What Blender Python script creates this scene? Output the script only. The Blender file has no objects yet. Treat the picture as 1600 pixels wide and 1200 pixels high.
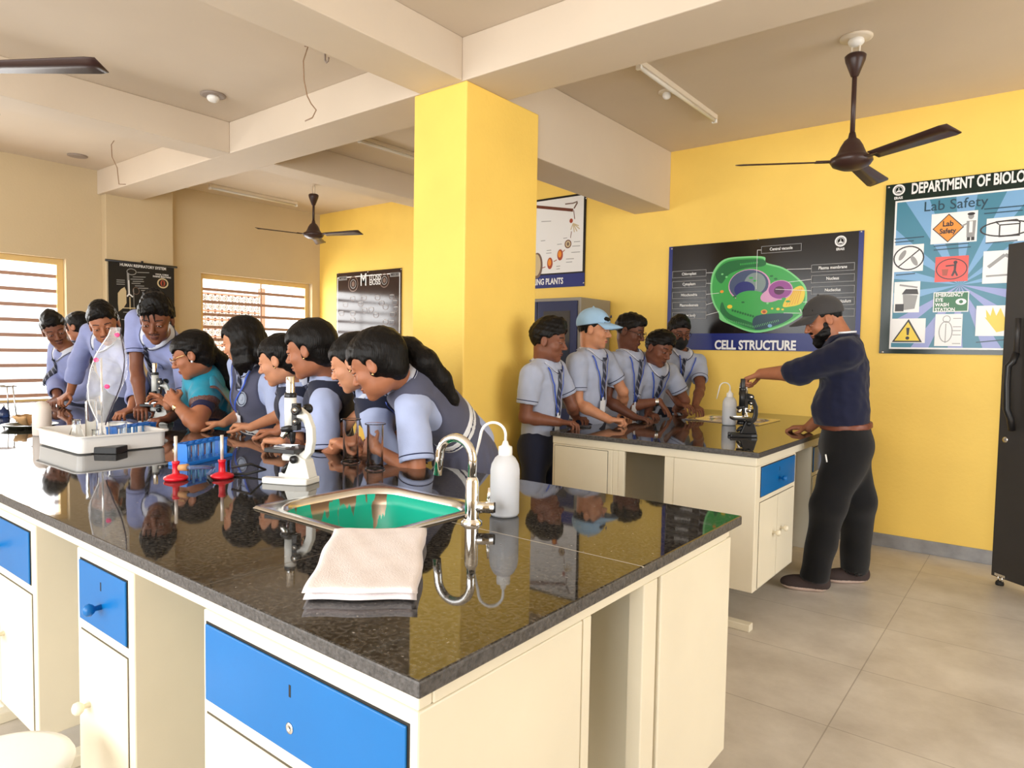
import bpy, bmesh, math, random
import numpy as np
from mathutils import Vector, Matrix, Quaternion
from mathutils.bvhtree import BVHTree
from math import sin, cos, pi, radians as R

SC = bpy.context.scene
COL = SC.collection
random.seed(7); np.random.seed(7)

# ------------------------------------------------------------------ camera
CAMH = 1.42
FOC = 1062.4                                    # focal length in pixels of the 1600 x 1200 picture
YAW, PIT, ROL = 0.66507, 0.04991, -0.016935
_f = np.array([-sin(YAW)*cos(PIT), cos(YAW)*cos(PIT), -sin(PIT)])
_r = np.array([cos(YAW), sin(YAW), 0.0]); _d = np.cross(_f, _r)
CR = _r*cos(ROL) + _d*sin(ROL); CD = -_r*sin(ROL) + _d*cos(ROL); CF = _f
cam = bpy.data.cameras.new('camera'); camo = bpy.data.objects.new('camera', cam); COL.objects.link(camo)
cam.sensor_fit = 'HORIZONTAL'; cam.sensor_width = 36.0; cam.lens = FOC/1600*36; cam.clip_start = 0.02; cam.clip_end = 200
camo.matrix_world = Matrix(((CR[0], -CD[0], -CF[0], 0), (CR[1], -CD[1], -CF[1], 0), (CR[2], -CD[2], -CF[2], CAMH), (0, 0, 0, 1)))
SC.camera = camo

# ------------------------------------------------------------------ world, daylight, exposure
w = bpy.data.worlds.new('daylight'); SC.world = w; w.use_nodes = True
nt = w.node_tree; bg = nt.nodes['Background']
bg.inputs['Color'].default_value = (0.95, 0.98, 1.0, 1); bg.inputs['Strength'].default_value = 1.7

def window_light(name, loc, size, aim, power, col=(1, .985, .96)):
    l = bpy.data.lights.new(name, 'AREA'); l.shape = 'RECTANGLE'; l.size, l.size_y = size; l.energy = power; l.color = col
    o = bpy.data.objects.new(name, l); COL.objects.link(o); o.location = loc
    o.rotation_euler = Vector(aim).to_track_quat('-Z', 'Y').to_euler(); return o
# daylight in the tall openings of the front wall (behind the camera) and of the right wall
window_light('daylight_front_opening', (-4.6, -2.55, 1.75), (3.4, 2.3), (0, 1, -.05), 46)
window_light('daylight_front_opening', (-0.6, -2.55, 1.75), (3.4, 2.3), (0, 1, -.05), 78)
window_light('daylight_right_opening', (3.35, 3.3, 1.75), (3.6, 2.3), (-1, .45, -.05), 34)
window_light('daylight_left_window', (-8.15, 1.6, 1.6), (2.0, 1.3), (1, 0, -.1), 40)
window_light('daylight_left_window', (-8.15, 4.8, 1.6), (1.4, 1.3), (1, 0, -.1), 30)

SC.view_settings.view_transform = 'Standard'; SC.view_settings.look = 'None'
SC.view_settings.exposure = 0.95; SC.view_settings.gamma = 1.0; SC.view_settings.use_curve_mapping = False

# ------------------------------------------------------------------ helpers
MATS = {}
def srgb(r, g, b):
    f = lambda c: (c/255/12.92) if c/255 <= .04045 else ((c/255+.055)/1.055)**2.4
    return (f(r), f(g), f(b))
def mat(name, col, rough=.5, metal=0., noise=0., nscale=8., bump=0., bscale=60., spec=.5, trans=0., ior=1.45, alpha=1., emit=None, es=0., sheen=0., sss=0., coat=0., col2=None):
    """principled material whose colour varies with a noise texture (noise = amount) and with a fine bump"""
    if name in MATS: return MATS[name]
    m = bpy.data.materials.new(name); m.use_nodes = True; t = m.node_tree; b = t.nodes['Principled BSDF']
    b.inputs['Base Color'].default_value = (*col, 1); b.inputs['Roughness'].default_value = rough; b.inputs['Metallic'].default_value = metal
    b.inputs['Specular IOR Level'].default_value = spec; b.inputs['Transmission Weight'].default_value = trans; b.inputs['IOR'].default_value = ior
    b.inputs['Alpha'].default_value = alpha; b.inputs['Sheen Weight'].default_value = sheen; b.inputs['Coat Weight'].default_value = coat
    if sss: b.inputs['Subsurface Weight'].default_value = sss; b.inputs['Subsurface Radius'].default_value = (.012, .005, .003); b.inputs['Subsurface Scale'].default_value = 1.
    if emit: b.inputs['Emission Color'].default_value = (*emit, 1); b.inputs['Emission Strength'].default_value = es
    if noise or bump:
        tc = t.nodes.new('ShaderNodeTexCoord')
    if noise:
        n = t.nodes.new('ShaderNodeTexNoise'); n.inputs['Scale'].default_value = nscale; n.inputs['Detail'].default_value = 6
        t.links.new(tc.outputs['Object'], n.inputs['Vector'])
        r = t.nodes.new('ShaderNodeValToRGB'); t.links.new(n.outputs['Fac'], r.inputs['Fac'])
        c2 = col2 or tuple(c*(1-noise) for c in col); c1 = tuple(min(1, c*(1+noise*.5)) for c in col)
        r.color_ramp.elements[0].position = .32; r.color_ramp.elements[1].position = .68
        r.color_ramp.elements[0].color = (*c2, 1); r.color_ramp.elements[1].color = (*c1, 1)
        t.links.new(r.outputs['Color'], b.inputs['Base Color'])
    if bump:
        n2 = t.nodes.new('ShaderNodeTexNoise'); n2.inputs['Scale'].default_value = bscale; n2.inputs['Detail'].default_value = 4
        t.links.new(tc.outputs['Object'], n2.inputs['Vector'])
        bp = t.nodes.new('ShaderNodeBump'); bp.inputs['Strength'].default_value = bump; bp.inputs['Distance'].default_value = .01
        t.links.new(n2.outputs['Fac'], bp.inputs['Height']); t.links.new(bp.outputs['Normal'], b.inputs['Normal'])
    MATS[name] = m; return m

def V(*a): return np.array(a[0] if len(a) == 1 else a, float)
def unit(v): v = np.asarray(v, float); return v/max(np.linalg.norm(v), 1e-9)
def at(u, v, y):
    """the point of the room at depth y that the photograph shows at pixel (u, v)"""
    d = (u-800)/FOC*CR + (v-600)/FOC*CD + CF; p = d*(y/d[1]); return np.array([p[0], p[1], p[2]+CAMH])
def atx(u, v, x):
    d = (u-800)/FOC*CR + (v-600)/FOC*CD + CF; p = d*(x/d[0]); return np.array([p[0], p[1], p[2]+CAMH])
def atz(u, v, z):
    d = (u-800)/FOC*CR + (v-600)/FOC*CD + CF; p = d*((z-CAMH)/d[2]); return np.array([p[0], p[1], z])

class MB:
    """collects shapes; build() links them as ONE mesh object"""
    def __init__(s): s.v = []; s.f = []; s.m = []; s.sm = []
    def add(s, vs, fs, mi=0, smooth=False):
        o = len(s.v); s.v += [tuple(map(float, p)) for p in vs]; s.f += [tuple(i+o for i in f) for f in fs]; s.m += [mi]*len(fs); s.sm += [smooth]*len(fs); return s
    def box(s, lo, hi, mi=0, c=0.):
        x0, y0, z0 = lo; x1, y1, z1 = hi
        if c <= 0:
            vs = [(x0,y0,z0),(x1,y0,z0),(x1,y1,z0),(x0,y1,z0),(x0,y0,z1),(x1,y0,z1),(x1,y1,z1),(x0,y1,z1)]
            return s.add(vs, [(0,3,2,1),(4,5,6,7),(0,1,5,4),(1,2,6,5),(2,3,7,6),(3,0,4,7)], mi)
        c = min(c, (x1-x0)*.49, (y1-y0)*.49, (z1-z0)*.49)
        bm = bmesh.new(); bmesh.ops.create_cube(bm, size=1)
        for q in bm.verts: q.co = Vector(((x0+x1)/2+q.co.x*(x1-x0), (y0+y1)/2+q.co.y*(y1-y0), (z0+z1)/2+q.co.z*(z1-z0)))
        bmesh.ops.bevel(bm, geom=bm.edges[:], offset=c, segments=2, affect='EDGES', profile=.5)
        bm.verts.index_update(); s.add([q.co for q in bm.verts], [[q.index for q in f.verts] for f in bm.faces], mi); bm.free(); return s
    def obox(s, c, ax, half, mi=0):
        """box about c with the three axes ax and half sizes"""
        c = V(c); A = [V(a) for a in ax]; vs = []
        for k in (-1, 1):
            for j, i in ((-1,-1),(-1,1),(1,1),(1,-1)): vs.append(c+A[0]*half[0]*i+A[1]*half[1]*j+A[2]*half[2]*k)
        return s.add(vs, [(0,3,2,1),(4,5,6,7),(0,1,5,4),(1,2,6,5),(2,3,7,6),(3,0,4,7)], mi)
    def cone(s, a, b, ra, rb=None, n=16, mi=0, smooth=True, cap=True):
        rb = ra if rb is None else rb; a = V(a); b = V(b); d = unit(b-a); x = unit(np.cross(d, (0,0,1) if abs(d[2]) < .9 else (1,0,0))); y = np.cross(d, x)
        vs = [a+(x*cos(2*pi*i/n)+y*sin(2*pi*i/n))*ra for i in range(n)]+[b+(x*cos(2*pi*i/n)+y*sin(2*pi*i/n))*rb for i in range(n)]
        s.add(vs, [(i, (i+1)%n, n+(i+1)%n, n+i) for i in range(n)], mi, smooth)
        if cap: s.add(vs[:n], [tuple(range(n-1,-1,-1))], mi); s.add(vs[n:], [tuple(range(n))], mi)
        return s
    def lathe(s, prof, c=(0,0,0), ax=(0,0,1), n=24, mi=0, smooth=True):
        """prof: (radius, height) pairs about the axis ax through c"""
        c = V(c); d = unit(ax); x = unit(np.cross(d, (0,0,1) if abs(d[2]) < .9 else (1,0,0))); y = np.cross(d, x); vs = []
        for r, h in prof:
            for i in range(n): vs.append(c+d*h+(x*cos(2*pi*i/n)+y*sin(2*pi*i/n))*max(r, 1e-5))
        fs = []
        for k in range(len(prof)-1):
            for i in range(n): fs.append((k*n+i, k*n+(i+1)%n, (k+1)*n+(i+1)%n, (k+1)*n+i))
        return s.add(vs, fs, mi, smooth)
    def tube(s, pts, r, n=8, mi=0, cap=True, closed=False, flat=1.):
        pts = [V(p) for p in pts]; N = len(pts); rs = r if isinstance(r, (list, tuple)) else [r]*N; vs = []; px = None
        for i, p in enumerate(pts):
            if closed: d = unit(pts[(i+1)%N]-pts[i-1])
            else: d = unit(pts[min(i+1, N-1)]-pts[max(i-1, 0)])
            if px is None: px = unit(np.cross(d, (0,0,1) if abs(d[2]) < .9 else (1,0,0)))
            px = unit(px-d*np.dot(px, d)); py = np.cross(d, px)
            vs += [p+(px*cos(2*pi*k/n)+py*sin(2*pi*k/n)*flat)*rs[i] for k in range(n)]
        fs = [(i*n+k, i*n+(k+1)%n, ((i+1)%N)*n+(k+1)%n, ((i+1)%N)*n+k) for i in range(N if closed else N-1) for k in range(n)]
        s.add(vs, fs, mi, True)
        if cap and not closed: s.add(vs[:n], [tuple(range(n-1,-1,-1))], mi); s.add(vs[-n:], [tuple(range(n))], mi)
        return s
    def ell(s, c, r, ax=None, n=16, m=10, mi=0):
        c = V(c); r = (r, r, r) if np.isscalar(r) else r; A = [V(a) for a in ax] if ax is not None else np.eye(3); vs = []
        for j in range(m+1):
            t = pi*j/m
            for i in range(n): vs.append(c+A[0]*r[0]*sin(t)*cos(2*pi*i/n)+A[1]*r[1]*sin(t)*sin(2*pi*i/n)+A[2]*r[2]*cos(t))
        return s.add(vs, [(j*n+i, (j+1)*n+i, (j+1)*n+(i+1)%n, j*n+(i+1)%n) for j in range(m) for i in range(n)], mi, True)
    def prism(s, poly, o, ax, ay, az, mi=0, smooth=False):
        """polygon (2D) in the plane o, ax, ay, made az thick"""
        o, ax, ay, az = map(V, (o, ax, ay, az)); n = len(poly)
        a = [o+ax*p[0]+ay*p[1] for p in poly]; b = [p+az for p in a]
        s.add(a+b, [tuple(range(n-1,-1,-1)), tuple(range(n, 2*n))], mi); return s.add(a+b, [(i, (i+1)%n, n+(i+1)%n, n+i) for i in range(n)], mi, smooth)
    def strip(s, L, Rr, mi=0, smooth=True):
        n = len(L); return s.add(list(L)+list(Rr), [(i, i+1, n+i+1, n+i) for i in range(n-1)], mi, smooth)
    def build(s, name, mats, parent=None, thick=0., subsurf=0, bevel=0., recalc=True):
        me = bpy.data.meshes.new(name); me.from_pydata(s.v, [], s.f)
        for m in (mats if isinstance(mats, (list, tuple)) else [mats]): me.materials.append(m)
        me.polygons.foreach_set('material_index', s.m); me.polygons.foreach_set('use_smooth', s.sm)
        if recalc:
            bm = bmesh.new(); bm.from_mesh(me); bmesh.ops.remove_doubles(bm, verts=bm.verts[:], dist=1e-6); bmesh.ops.recalc_face_normals(bm, faces=bm.faces[:]); bm.to_mesh(me); bm.free()
        me.update(); o = bpy.data.objects.new(name, me); COL.objects.link(o)
        if parent is not None:
            o.parent = parent
            if parent.type == 'EMPTY': o.matrix_parent_inverse = Matrix.Translation(-parent.location)
        if bevel: q = o.modifiers.new('bevel', 'BEVEL'); q.width = bevel; q.segments = 2; q.limit_method = 'ANGLE'; q.angle_limit = R(50)
        if thick: q = o.modifiers.new('solidify', 'SOLIDIFY'); q.thickness = thick; q.offset = 0
        if subsurf: q = o.modifiers.new('subsurf', 'SUBSURF'); q.levels = subsurf; q.render_levels = subsurf
        return o

def tag(o, label=None, cat=None, group=None, kind=None):
    if label: o['label'] = label
    if cat: o['category'] = cat
    if group: o['group'] = group
    if kind: o['kind'] = kind
    return o
def empty(name, loc, label, cat, group=None):
    o = bpy.data.objects.new(name, None); COL.objects.link(o); o.location = loc; o.empty_display_size = .05; return tag(o, label, cat, group)
def struct(o): o['kind'] = 'structure'; return o
def copy_tree(o, parent=None):
    c = o.copy(); COL.objects.link(c)
    if parent is not None: c.parent = parent; c.matrix_parent_inverse = o.matrix_parent_inverse.copy()
    for ch in list(o.children): copy_tree(ch, c)
    return c
def text(body, size, o, right, up, m, name='lettering', parent=None, align='CENTER', font_scale=1., thick=.0005, bold=0.):
    """real lettering: a text curve turned into a mesh, standing at o in the plane right / up"""
    cu = bpy.data.curves.new(name, 'FONT'); cu.body = body; cu.size = size; cu.align_x = align; cu.align_y = 'CENTER'; cu.extrude = thick; cu.offset = bold; cu.resolution_u = 3
    t = bpy.data.objects.new(name, cu); COL.objects.link(t); dg = bpy.context.evaluated_depsgraph_get(); dg.update()
    me = bpy.data.meshes.new_from_object(t.evaluated_get(dg)); bpy.data.objects.remove(t)
    r_, u_ = V(right), V(up); n_ = np.cross(r_, u_); o = V(o)
    for q in me.vertices:
        p = o+r_*q.co.x*font_scale+u_*q.co.y+n_*q.co.z; q.co = Vector(p)
    me.materials.clear(); me.materials.append(m); ob = bpy.data.objects.new(name, me); COL.objects.link(ob)
    if parent is not None:
        ob.parent = parent
        if parent.type == 'EMPTY': ob.matrix_parent_inverse = Matrix.Translation(-parent.location)
    return ob
# ------------------------------------------------------------------ room materials
M_yel = mat('yellow_wall_paint', srgb(253, 214, 106), .55, noise=.05, nscale=2.5, bump=.12, bscale=45)
M_crm = mat('cream_wall_paint', srgb(206, 186, 150), .6, noise=.03, nscale=2, bump=.1, bscale=50)
M_ceil = mat('white_ceiling_paint', srgb(214, 199, 180), .7, noise=.03, nscale=2, bump=.05, bscale=40)
M_enam = mat('cream_enamel', srgb(230, 222, 200), .35, noise=.05, nscale=3)
M_blue = mat('blue_enamel', srgb(0, 100, 168), .35, noise=.06, nscale=4)
M_steel = mat('steel', (.75, .74, .72), .22, 1.0)
M_chrome = mat('chrome', (.86, .85, .83), .07, 1.0)
M_white = mat('white_plastic', srgb(238, 236, 232), .35)
M_black = mat('black_plastic', (.012, .012, .013), .35)
M_dark = mat('dark_gap', (.02, .018, .016), .8)
M_skirt = mat('grey_marble', srgb(150, 150, 152), .35, noise=.25, nscale=9)

def floor_mat():
    m = bpy.data.materials.new('floor_tiles'); m.use_nodes = True; t = m.node_tree; b = t.nodes['Principled BSDF']; L = t.links.new
    tc = t.nodes.new('ShaderNodeTexCoord'); mp = t.nodes.new('ShaderNodeMapping'); mp.inputs['Location'].default_value = (.597, -2.76+1.2*3, 0)
    L(tc.outputs['Object'], mp.inputs['Vector'])
    br = t.nodes.new('ShaderNodeTexBrick'); br.offset = 0; br.inputs['Scale'].default_value = 1; br.inputs['Brick Width'].default_value = 1.2; br.inputs['Row Height'].default_value = .6
    br.inputs['Mortar Size'].default_value = .0025; br.inputs['Color1'].default_value = (1,1,1,1); br.inputs['Color2'].default_value = (.93,.93,.93,1); br.inputs['Mortar'].default_value = (.62,.6,.58,1)
    L(mp.outputs['Vector'], br.inputs['Vector'])
    n = t.nodes.new('ShaderNodeTexNoise'); n.inputs['Scale'].default_value = 2.6; n.inputs['Detail'].default_value = 9; n.inputs['Roughness'].default_value = .65; L(tc.outputs['Object'], n.inputs['Vector'])
    r = t.nodes.new('ShaderNodeValToRGB'); r.color_ramp.elements[0].position = .3; r.color_ramp.elements[1].position = .72
    r.color_ramp.elements[0].color = (*srgb(182, 173, 160), 1); r.color_ramp.elements[1].color = (*srgb(216, 209, 198), 1); L(n.outputs['Fac'], r.inputs['Fac'])
    mx = t.nodes.new('ShaderNodeMix'); mx.data_type = 'RGBA'; mx.blend_type = 'MULTIPLY'; mx.inputs[0].default_value = 1
    L(r.outputs['Color'], mx.inputs[6]); L(br.outputs['Color'], mx.inputs[7]); L(mx.outputs[2], b.inputs['Base Color']); b.inputs['Roughness'].default_value = .38
    return m
M_floor = floor_mat()
def granite():
    m = bpy.data.materials.new('black_granite'); m.use_nodes = True; t = m.node_tree; b = t.nodes['Principled BSDF']; L = t.links.new
    tc = t.nodes.new('ShaderNodeTexCoord'); v = t.nodes.new('ShaderNodeTexVoronoi'); v.inputs['Scale'].default_value = 260; L(tc.outputs['Object'], v.inputs['Vector'])
    n = t.nodes.new('ShaderNodeTexNoise'); n.inputs['Scale'].default_value = 120; n.inputs['Detail'].default_value = 6; L(tc.outputs['Object'], n.inputs['Vector'])
    r = t.nodes.new('ShaderNodeValToRGB'); e = r.color_ramp.elements; e[0].position = .40; e[0].color = (.007, .0065, .006, 1); e[1].position = .72; e[1].color = (.085, .078, .07, 1)
    L(n.outputs['Fac'], r.inputs['Fac'])
    r2 = t.nodes.new('ShaderNodeValToRGB'); e = r2.color_ramp.elements; e[0].position = .93; e[0].color = (0, 0, 0, 1); e[1].position = 1; e[1].color = (.3, .28, .25, 1); L(v.outputs['Color'], r2.inputs['Fac'])
    a = t.nodes.new('ShaderNodeMix'); a.data_type = 'RGBA'; a.blend_type = 'ADD'; a.inputs[0].default_value = 1; L(r.outputs['Color'], a.inputs[6]); L(r2.outputs['Color'], a.inputs[7])
    L(a.outputs[2], b.inputs['Base Color']); b.inputs['Roughness'].default_value = .035; b.inputs['IOR'].default_value = 1.62
    bp = t.nodes.new('ShaderNodeBump'); bp.inputs['Strength'].default_value = .012; bp.inputs['Distance'].default_value = .002; n3 = t.nodes.new('ShaderNodeTexNoise'); n3.inputs['Scale'].default_value = 30
    L(tc.outputs['Object'], n3.inputs['Vector']); L(n3.outputs['Fac'], bp.inputs['Height']); L(bp.outputs['Normal'], b.inputs['Normal'])
    return m
M_gran = granite()
def granite_edge():
    m = mat('sawn_granite_edge', (.075, .07, .068), .45, noise=.55, nscale=110, bump=.3, bscale=120); return m
M_gedge = granite_edge()

# ------------------------------------------------------------------ the room
WY, CEIL, BM = 5.68, 3.20, 2.955
LX, RX, FY = -7.8, 3.4, -2.6
struct(MB().box((LX-.3, FY-.3, -.12), (RX+.3, WY+.3, 0)).build('floor', M_floor))
struct(MB().box((LX-.3, FY-.3, CEIL), (RX+.3, WY+.3, CEIL+.12)).build('ceiling', M_ceil))
struct(MB().box((LX, WY, 0), (RX+.3, WY+.2, CEIL)).build('wall_back', M_yel))
struct(MB().box((-7.68, WY-.014, 0), (RX, WY, .098), c=.003).build('baseboard_back', M_skirt))
def holed_wall(name, axis, at0, at1, lo, hi, holes, m):
    """wall across axis with rectangular openings (s0, s1, z0, z1)"""
    mb = MB()
    def bx(s0, s1, z0, z1):
        if s1-s0 < 1e-4 or z1-z0 < 1e-4: return
        if axis == 'x': mb.box((at0, s0, z0), (at1, s1, z1))
        else: mb.box((s0, at0, z0), (s1, at1, z1))
    s = lo
    for (s0, s1, z0, z1) in holes:
        bx(s, s0, 0, CEIL); bx(s0, s1, 0, z0); bx(s0, s1, z1, CEIL); s = s1
    bx(s, hi, 0, CEIL); return struct(mb.build(name, m))
W1 = (.55, 2.64, .80, 2.26); W2 = (4.03, 5.56, .80, 2.26)
holed_wall('wall_left', 'x', LX-.24, LX, FY-.3, WY+.2, [W1, W2], M_crm)
holed_wall('wall_front', 'y', FY-.2, FY, LX, RX+.3, [(-6.4, -2.8, .55, 2.95), (-2.4, 1.2, .55, 2.95)], M_crm)
holed_wall('wall_right', 'x', RX, RX+.2, FY, WY, [(1.5, 5.1, .55, 2.95)], M_crm)
struct(MB().box((LX, 2.97, 0), (LX+.11, 3.66, CEIL), c=.006).build('trim_1', M_crm))             # wall pier under the beam
struct(MB().box((-3.10, 2.94, 0), (-2.67, 3.64, BM), c=.008).build('pillar', M_yel))
# beams (the long one through the pillar, the cross ones)
struct(MB().box((LX, 2.935, BM), (RX, 3.33, CEIL), c=.006).build('beam', M_ceil))
struct(MB().box((-3.05, FY, BM), (-2.70, 2.935, CEIL), c=.006).build('beam', M_ceil))
struct(MB().box((-3.05, 3.33, 2.69), (-2.70, WY, CEIL), c=.006).build('beam', M_ceil))
struct(MB().box((-5.50, FY, BM), (-5.21, 2.935, CEIL), c=.006).build('beam', M_ceil))
struct(MB().box((-5.50, 3.33, BM), (-5.21, WY, CEIL), c=.006).build('beam', M_ceil))

# ------------------------------------------------------------------ windows with bars, the screen wall outside
M_wfr = mat('cream_window_frame', srgb(222, 190, 128), .45); M_bar = mat('pinkish_steel_bar', srgb(176, 140, 122), .45)
def window(n, y0, y1, z0, z1, step, boss, mull):
    fr = MB(); x0, x1 = LX-.13, LX-.07
    fr.box((x0, y0, z1-.06), (x1, y1, z1)).box((x0, y0, z0), (x1, y1, z0+.05)).box((x0, y0, z0+.05), (x1, y0+.06, z1-.06)).box((x0, y1-.06, z0+.05), (x1, y1, z1-.06))
    f = struct(fr.build('window_%d' % n, M_wfr, bevel=.004))
    br = MB(); z = z0+.09; xb = LX-.10
    while z < z1-.08:
        br.obox((xb, (y0+y1)/2, z), ((0,1,0),(1,0,0),(0,0,1)), ((y1-y0)/2-.05, .006, .0175))
        if boss:
            yy = y0+.25
            while yy < y1-.1: br.ell((xb, yy, z), (.012, .03, .02), n=8, m=6); yy += .36
        z += step
    for yy in mull: br.cone((xb, yy, z0+.04), (xb, yy, z1-.04), .011, n=8)
    br.build('window_bars', M_bar, f); MB().box((LX-.24, y0, z0-.03), (LX+.02, y1, z0), c=.004).build('window_sill', M_crm, f)
window(1, *W1, .149, False, (1.2, 1.9)); window(2, *W2, .149, True, (4.86,))
M_jali = mat('white_screen_block', srgb(235, 228, 222), .7); M_terr = mat('terracotta_band', srgb(205, 130, 100), .7)
JY = atx(311, 500, -9.6)[1]
def screen_wall():
    mb = MB(); x = -9.6; c = .105
    for j in range(13):
        for i in range(9):
            y = JY+i*c; z = .55+j*(c+.02); h = c/2
            yc, zc = y+h, z+h
            mb.box((x, y, z), (x+.06, y+.010, z+c)); mb.box((x, y+c-.010, z), (x+.06, y+c, z+c))
            mb.box((x, y, z), (x+.06, y+c, z+.009)); mb.box((x, y, z+c-.009), (x+.06, y+c, z+c))
            for sy in (-1, 1):
                mb.obox((x+.03, yc, zc), ((1,0,0), unit((0,1,sy)), unit((0,-sy,1))), (.03, h*1.3, .009))
            mb.lathe([(h*.52, -.03), (h*.52, .03), (h*.36, .03), (h*.36, -.03), (h*.52, -.03)], (x+.03, yc, zc), (1,0,0), n=12)
        mb.box((x, JY, .55+j*(c+.02)+c), (x+.08, JY+9*c, .55+j*(c+.02)+c+.02), 1)
    mb.box((x-.02, JY-.06, .2), (x+.08, JY, 2.3), 1).box((x-.02, JY+9*c, .2), (x+.08, JY+9*c+.06, 2.3), 1)
    return tag(mb.build('screen_wall', [M_jali, M_terr]), 'white pierced block screen with terracotta bands outside the far window', 'screen wall')
screen_wall()
def far_building():
    t = empty('apartment_building', (-24, 5.2, 0), 'pale building with rows of small windows seen through the left window bars', 'building')
    wall = mat('pale_outside_wall', srgb(240, 238, 236), .8); MB().box((-26, 3.4, -4), (-23, 7.0, 3.0)).build('wall', wall, t)
    for j in range(3):
        for i in range(4):
            wn = MB().box((-23.02, 3.6+i*.85, -.9+j*1.25), (-22.97, 4.0+i*.85, -.45+j*1.25)).build('window', mat('far_pane', srgb(214, 214, 218), .3), t)
            MB().box((-22.98, 3.79+i*.85, -.9+j*1.25), (-22.95, 3.82+i*.85, -.45+j*1.25)).build('mullion', wall, wn)
far_building()
tag(MB().box((-60, -40, -3.2), (-8.6, 45, -3.0)).build('ground_outside', mat('outside_ground', srgb(214, 208, 198), .9)), kind='structure')

# ------------------------------------------------------------------ laboratory benches
B, BT = .935, .028
BB = .223                                       # underside of the cabinet units
M_line = mat('panel_seam', (.09, .075, .05), .7)
def slab(name, x0, x1, y0, y1, hole, label):
    hx0, hx1, hy0, hy1 = hole; mb = MB()
    o = [(x0,y0),(x1,y0),(x1,y1),(x0,y1)]; h = [(hx0,hy0),(hx1,hy0),(hx1,hy1),(hx0,hy1)]
    vs = [(p[0],p[1],B) for p in o+h]+[(p[0],p[1],B-BT) for p in o+h]; T = []; S = []
    for i in range(4):
        j = (i+1) % 4; T.append((i, j, 4+j, 4+i)); T.append((8+j, 8+i, 12+i, 12+j)); S.append((i, 8+i, 8+j, j)); S.append((4+i, 4+j, 12+j, 12+i))
    mb.add(vs, T, 0); mb.add(vs, S, 1)
    return tag(mb.build(name, [M_gran, M_gedge], bevel=.004), label, 'worktop')
def knob(c, d, m, parent, r=.017):
    MB().lathe([(.004, -.002), (.007, .0), (.006, .014), (r*.7, .018), (r, .026), (r*.9, .036), (r*.5, .041), (0, .042)], c, d, n=16).build('knob', m, parent)
def unit_cab(label, lo, hi, front, drawer, doors, knobs=True, keyhole=False, door_knob=None, group='cream cabinet units of the two benches'):
    """cabinet: box lo-hi; front = '-y', '+x', '+y'; drawer = (s0, s1, z0, z1) or None; doors = list of (s0, s1, z0, z1, knob side or None)"""
    x0, y0, z0 = lo; x1, y1, z1 = hi; t = empty('bench_cabinet', ((x0+x1)/2, (y0+y1)/2, z0), label, 'cabinet', group)
    MB().box(lo, hi, c=.004).build('body', M_enam, t)
    def pl(s0, s1, za, zb, e0, e1, mb, mi=0, c=.002):
        if front == '-y': mb.box((s0, y0-e1, za), (s1, y0-e0, zb), mi, c)
        elif front == '+y': mb.box((s0, y1+e0, za), (s1, y1+e1, zb), mi, c)
        else: mb.box((x1+e0, s0, za), (x1+e1, s1, zb), mi, c)
        return mb
    def pt(s, z, e): return (s, y0-e, z) if front == '-y' else (s, y1+e, z) if front == '+y' else (x1+e, s, z)
    d = {'-y': (0,-1,0), '+y': (0,1,0), '+x': (1,0,0)}[front]
    if drawer:
        s0, s1, za, zb = drawer; mb = MB(); pl(s0-.004, s1+.004, za-.004, zb+.004, -.001, .0012, mb, 1, 0); pl(s0, s1, za, zb, .001, .006, mb)
        dr = mb.build('drawer', [M_blue, M_dark], t)
        if knobs: knob(pt((s0+s1)/2, za+(zb-za)*.40, .006), d, M_blue, dr, .016)
        kh = MB(); pl((s0+s1)/2-.003, (s0+s1)/2+.003, zb-(zb-za)*.34, zb-(zb-za)*.20, .004, .0065, kh, 0, 0); kh.build('keyhole', M_dark, dr)
        if keyhole: MB().lathe([(0, .0), (.011, .0), (.010, .002), (.004, .0025), (.003, -.001), (0, -.001)], pt((s0+s1)/2, za+(zb-za)*.30, .006), d, n=14).build('screw_hole', M_steel, dr)
    for (s0, s1, za, zb, ks) in doors:
        mb = MB(); pl(s0-.003, s1+.003, za-.003, zb+.003, -.001, .0008, mb, 1, 0); pl(s0, s1, za, zb, .0006, .004, mb)
        do = mb.build('door', [M_enam, M_line], t)
        if ks is not None: knob(pt(s0+(s1-s0)*ks, za+(zb-za)*.56 if door_knob is None else door_knob, .004), d, M_enam, do)
    return t
X1, XE, Y0, Y1 = -.697, -.716, .682, 2.02        # bench nearest the camera
wt_ = slab('worktop', -6.5, X1, Y0, Y1, (-1.825, -1.335, 1.125, 1.58), 'long polished black granite worktop of the near bench with inset sink')
MB().box((-1.29, 1.382, B-.002), (X1+.0006, 1.3835, B+.0004)).build('joint_line', mat('pale_grout', srgb(176, 166, 150), .5), wt_)
MB().box((-1.318, Y0-.0004, B-.002), (-1.3165, 1.10, B+.0002)).build('joint_line', mat('dark_grout', srgb(96, 84, 70), .5), wt_)
F0 = .698; ZT = B-BT-.001; ZC = ZT-.031
DZ = (.691, .849)
unit_cab('cream cabinet at near corner of bench under the folded cloth with wide blue drawer', (-1.349, F0, BB), (XE, 1.16, ZC), '-y', (-1.332, -.736, *DZ), [(-1.332, -.736, BB+.01, .66, .93)], knobs=False, keyhole=True)
unit_cab('narrow cream cabinet with small blue drawer and round blue knob, second from bench corner', (-2.018, F0, BB), (-1.677, 1.16, ZC), '-y', (-1.990, -1.709, *DZ), [(-1.990, -1.709, BB+.01, .66, .2)])
unit_cab('cream cabinet with blue drawer cut by left edge of the picture', (-2.99, F0, BB), (-2.334, 1.16, ZC), '-y', (-2.96, -2.375, *DZ), [(-2.665, -2.365, BB+.01, .66, .13), (-2.97, -2.671, BB+.01, .66, .87)])
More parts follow.
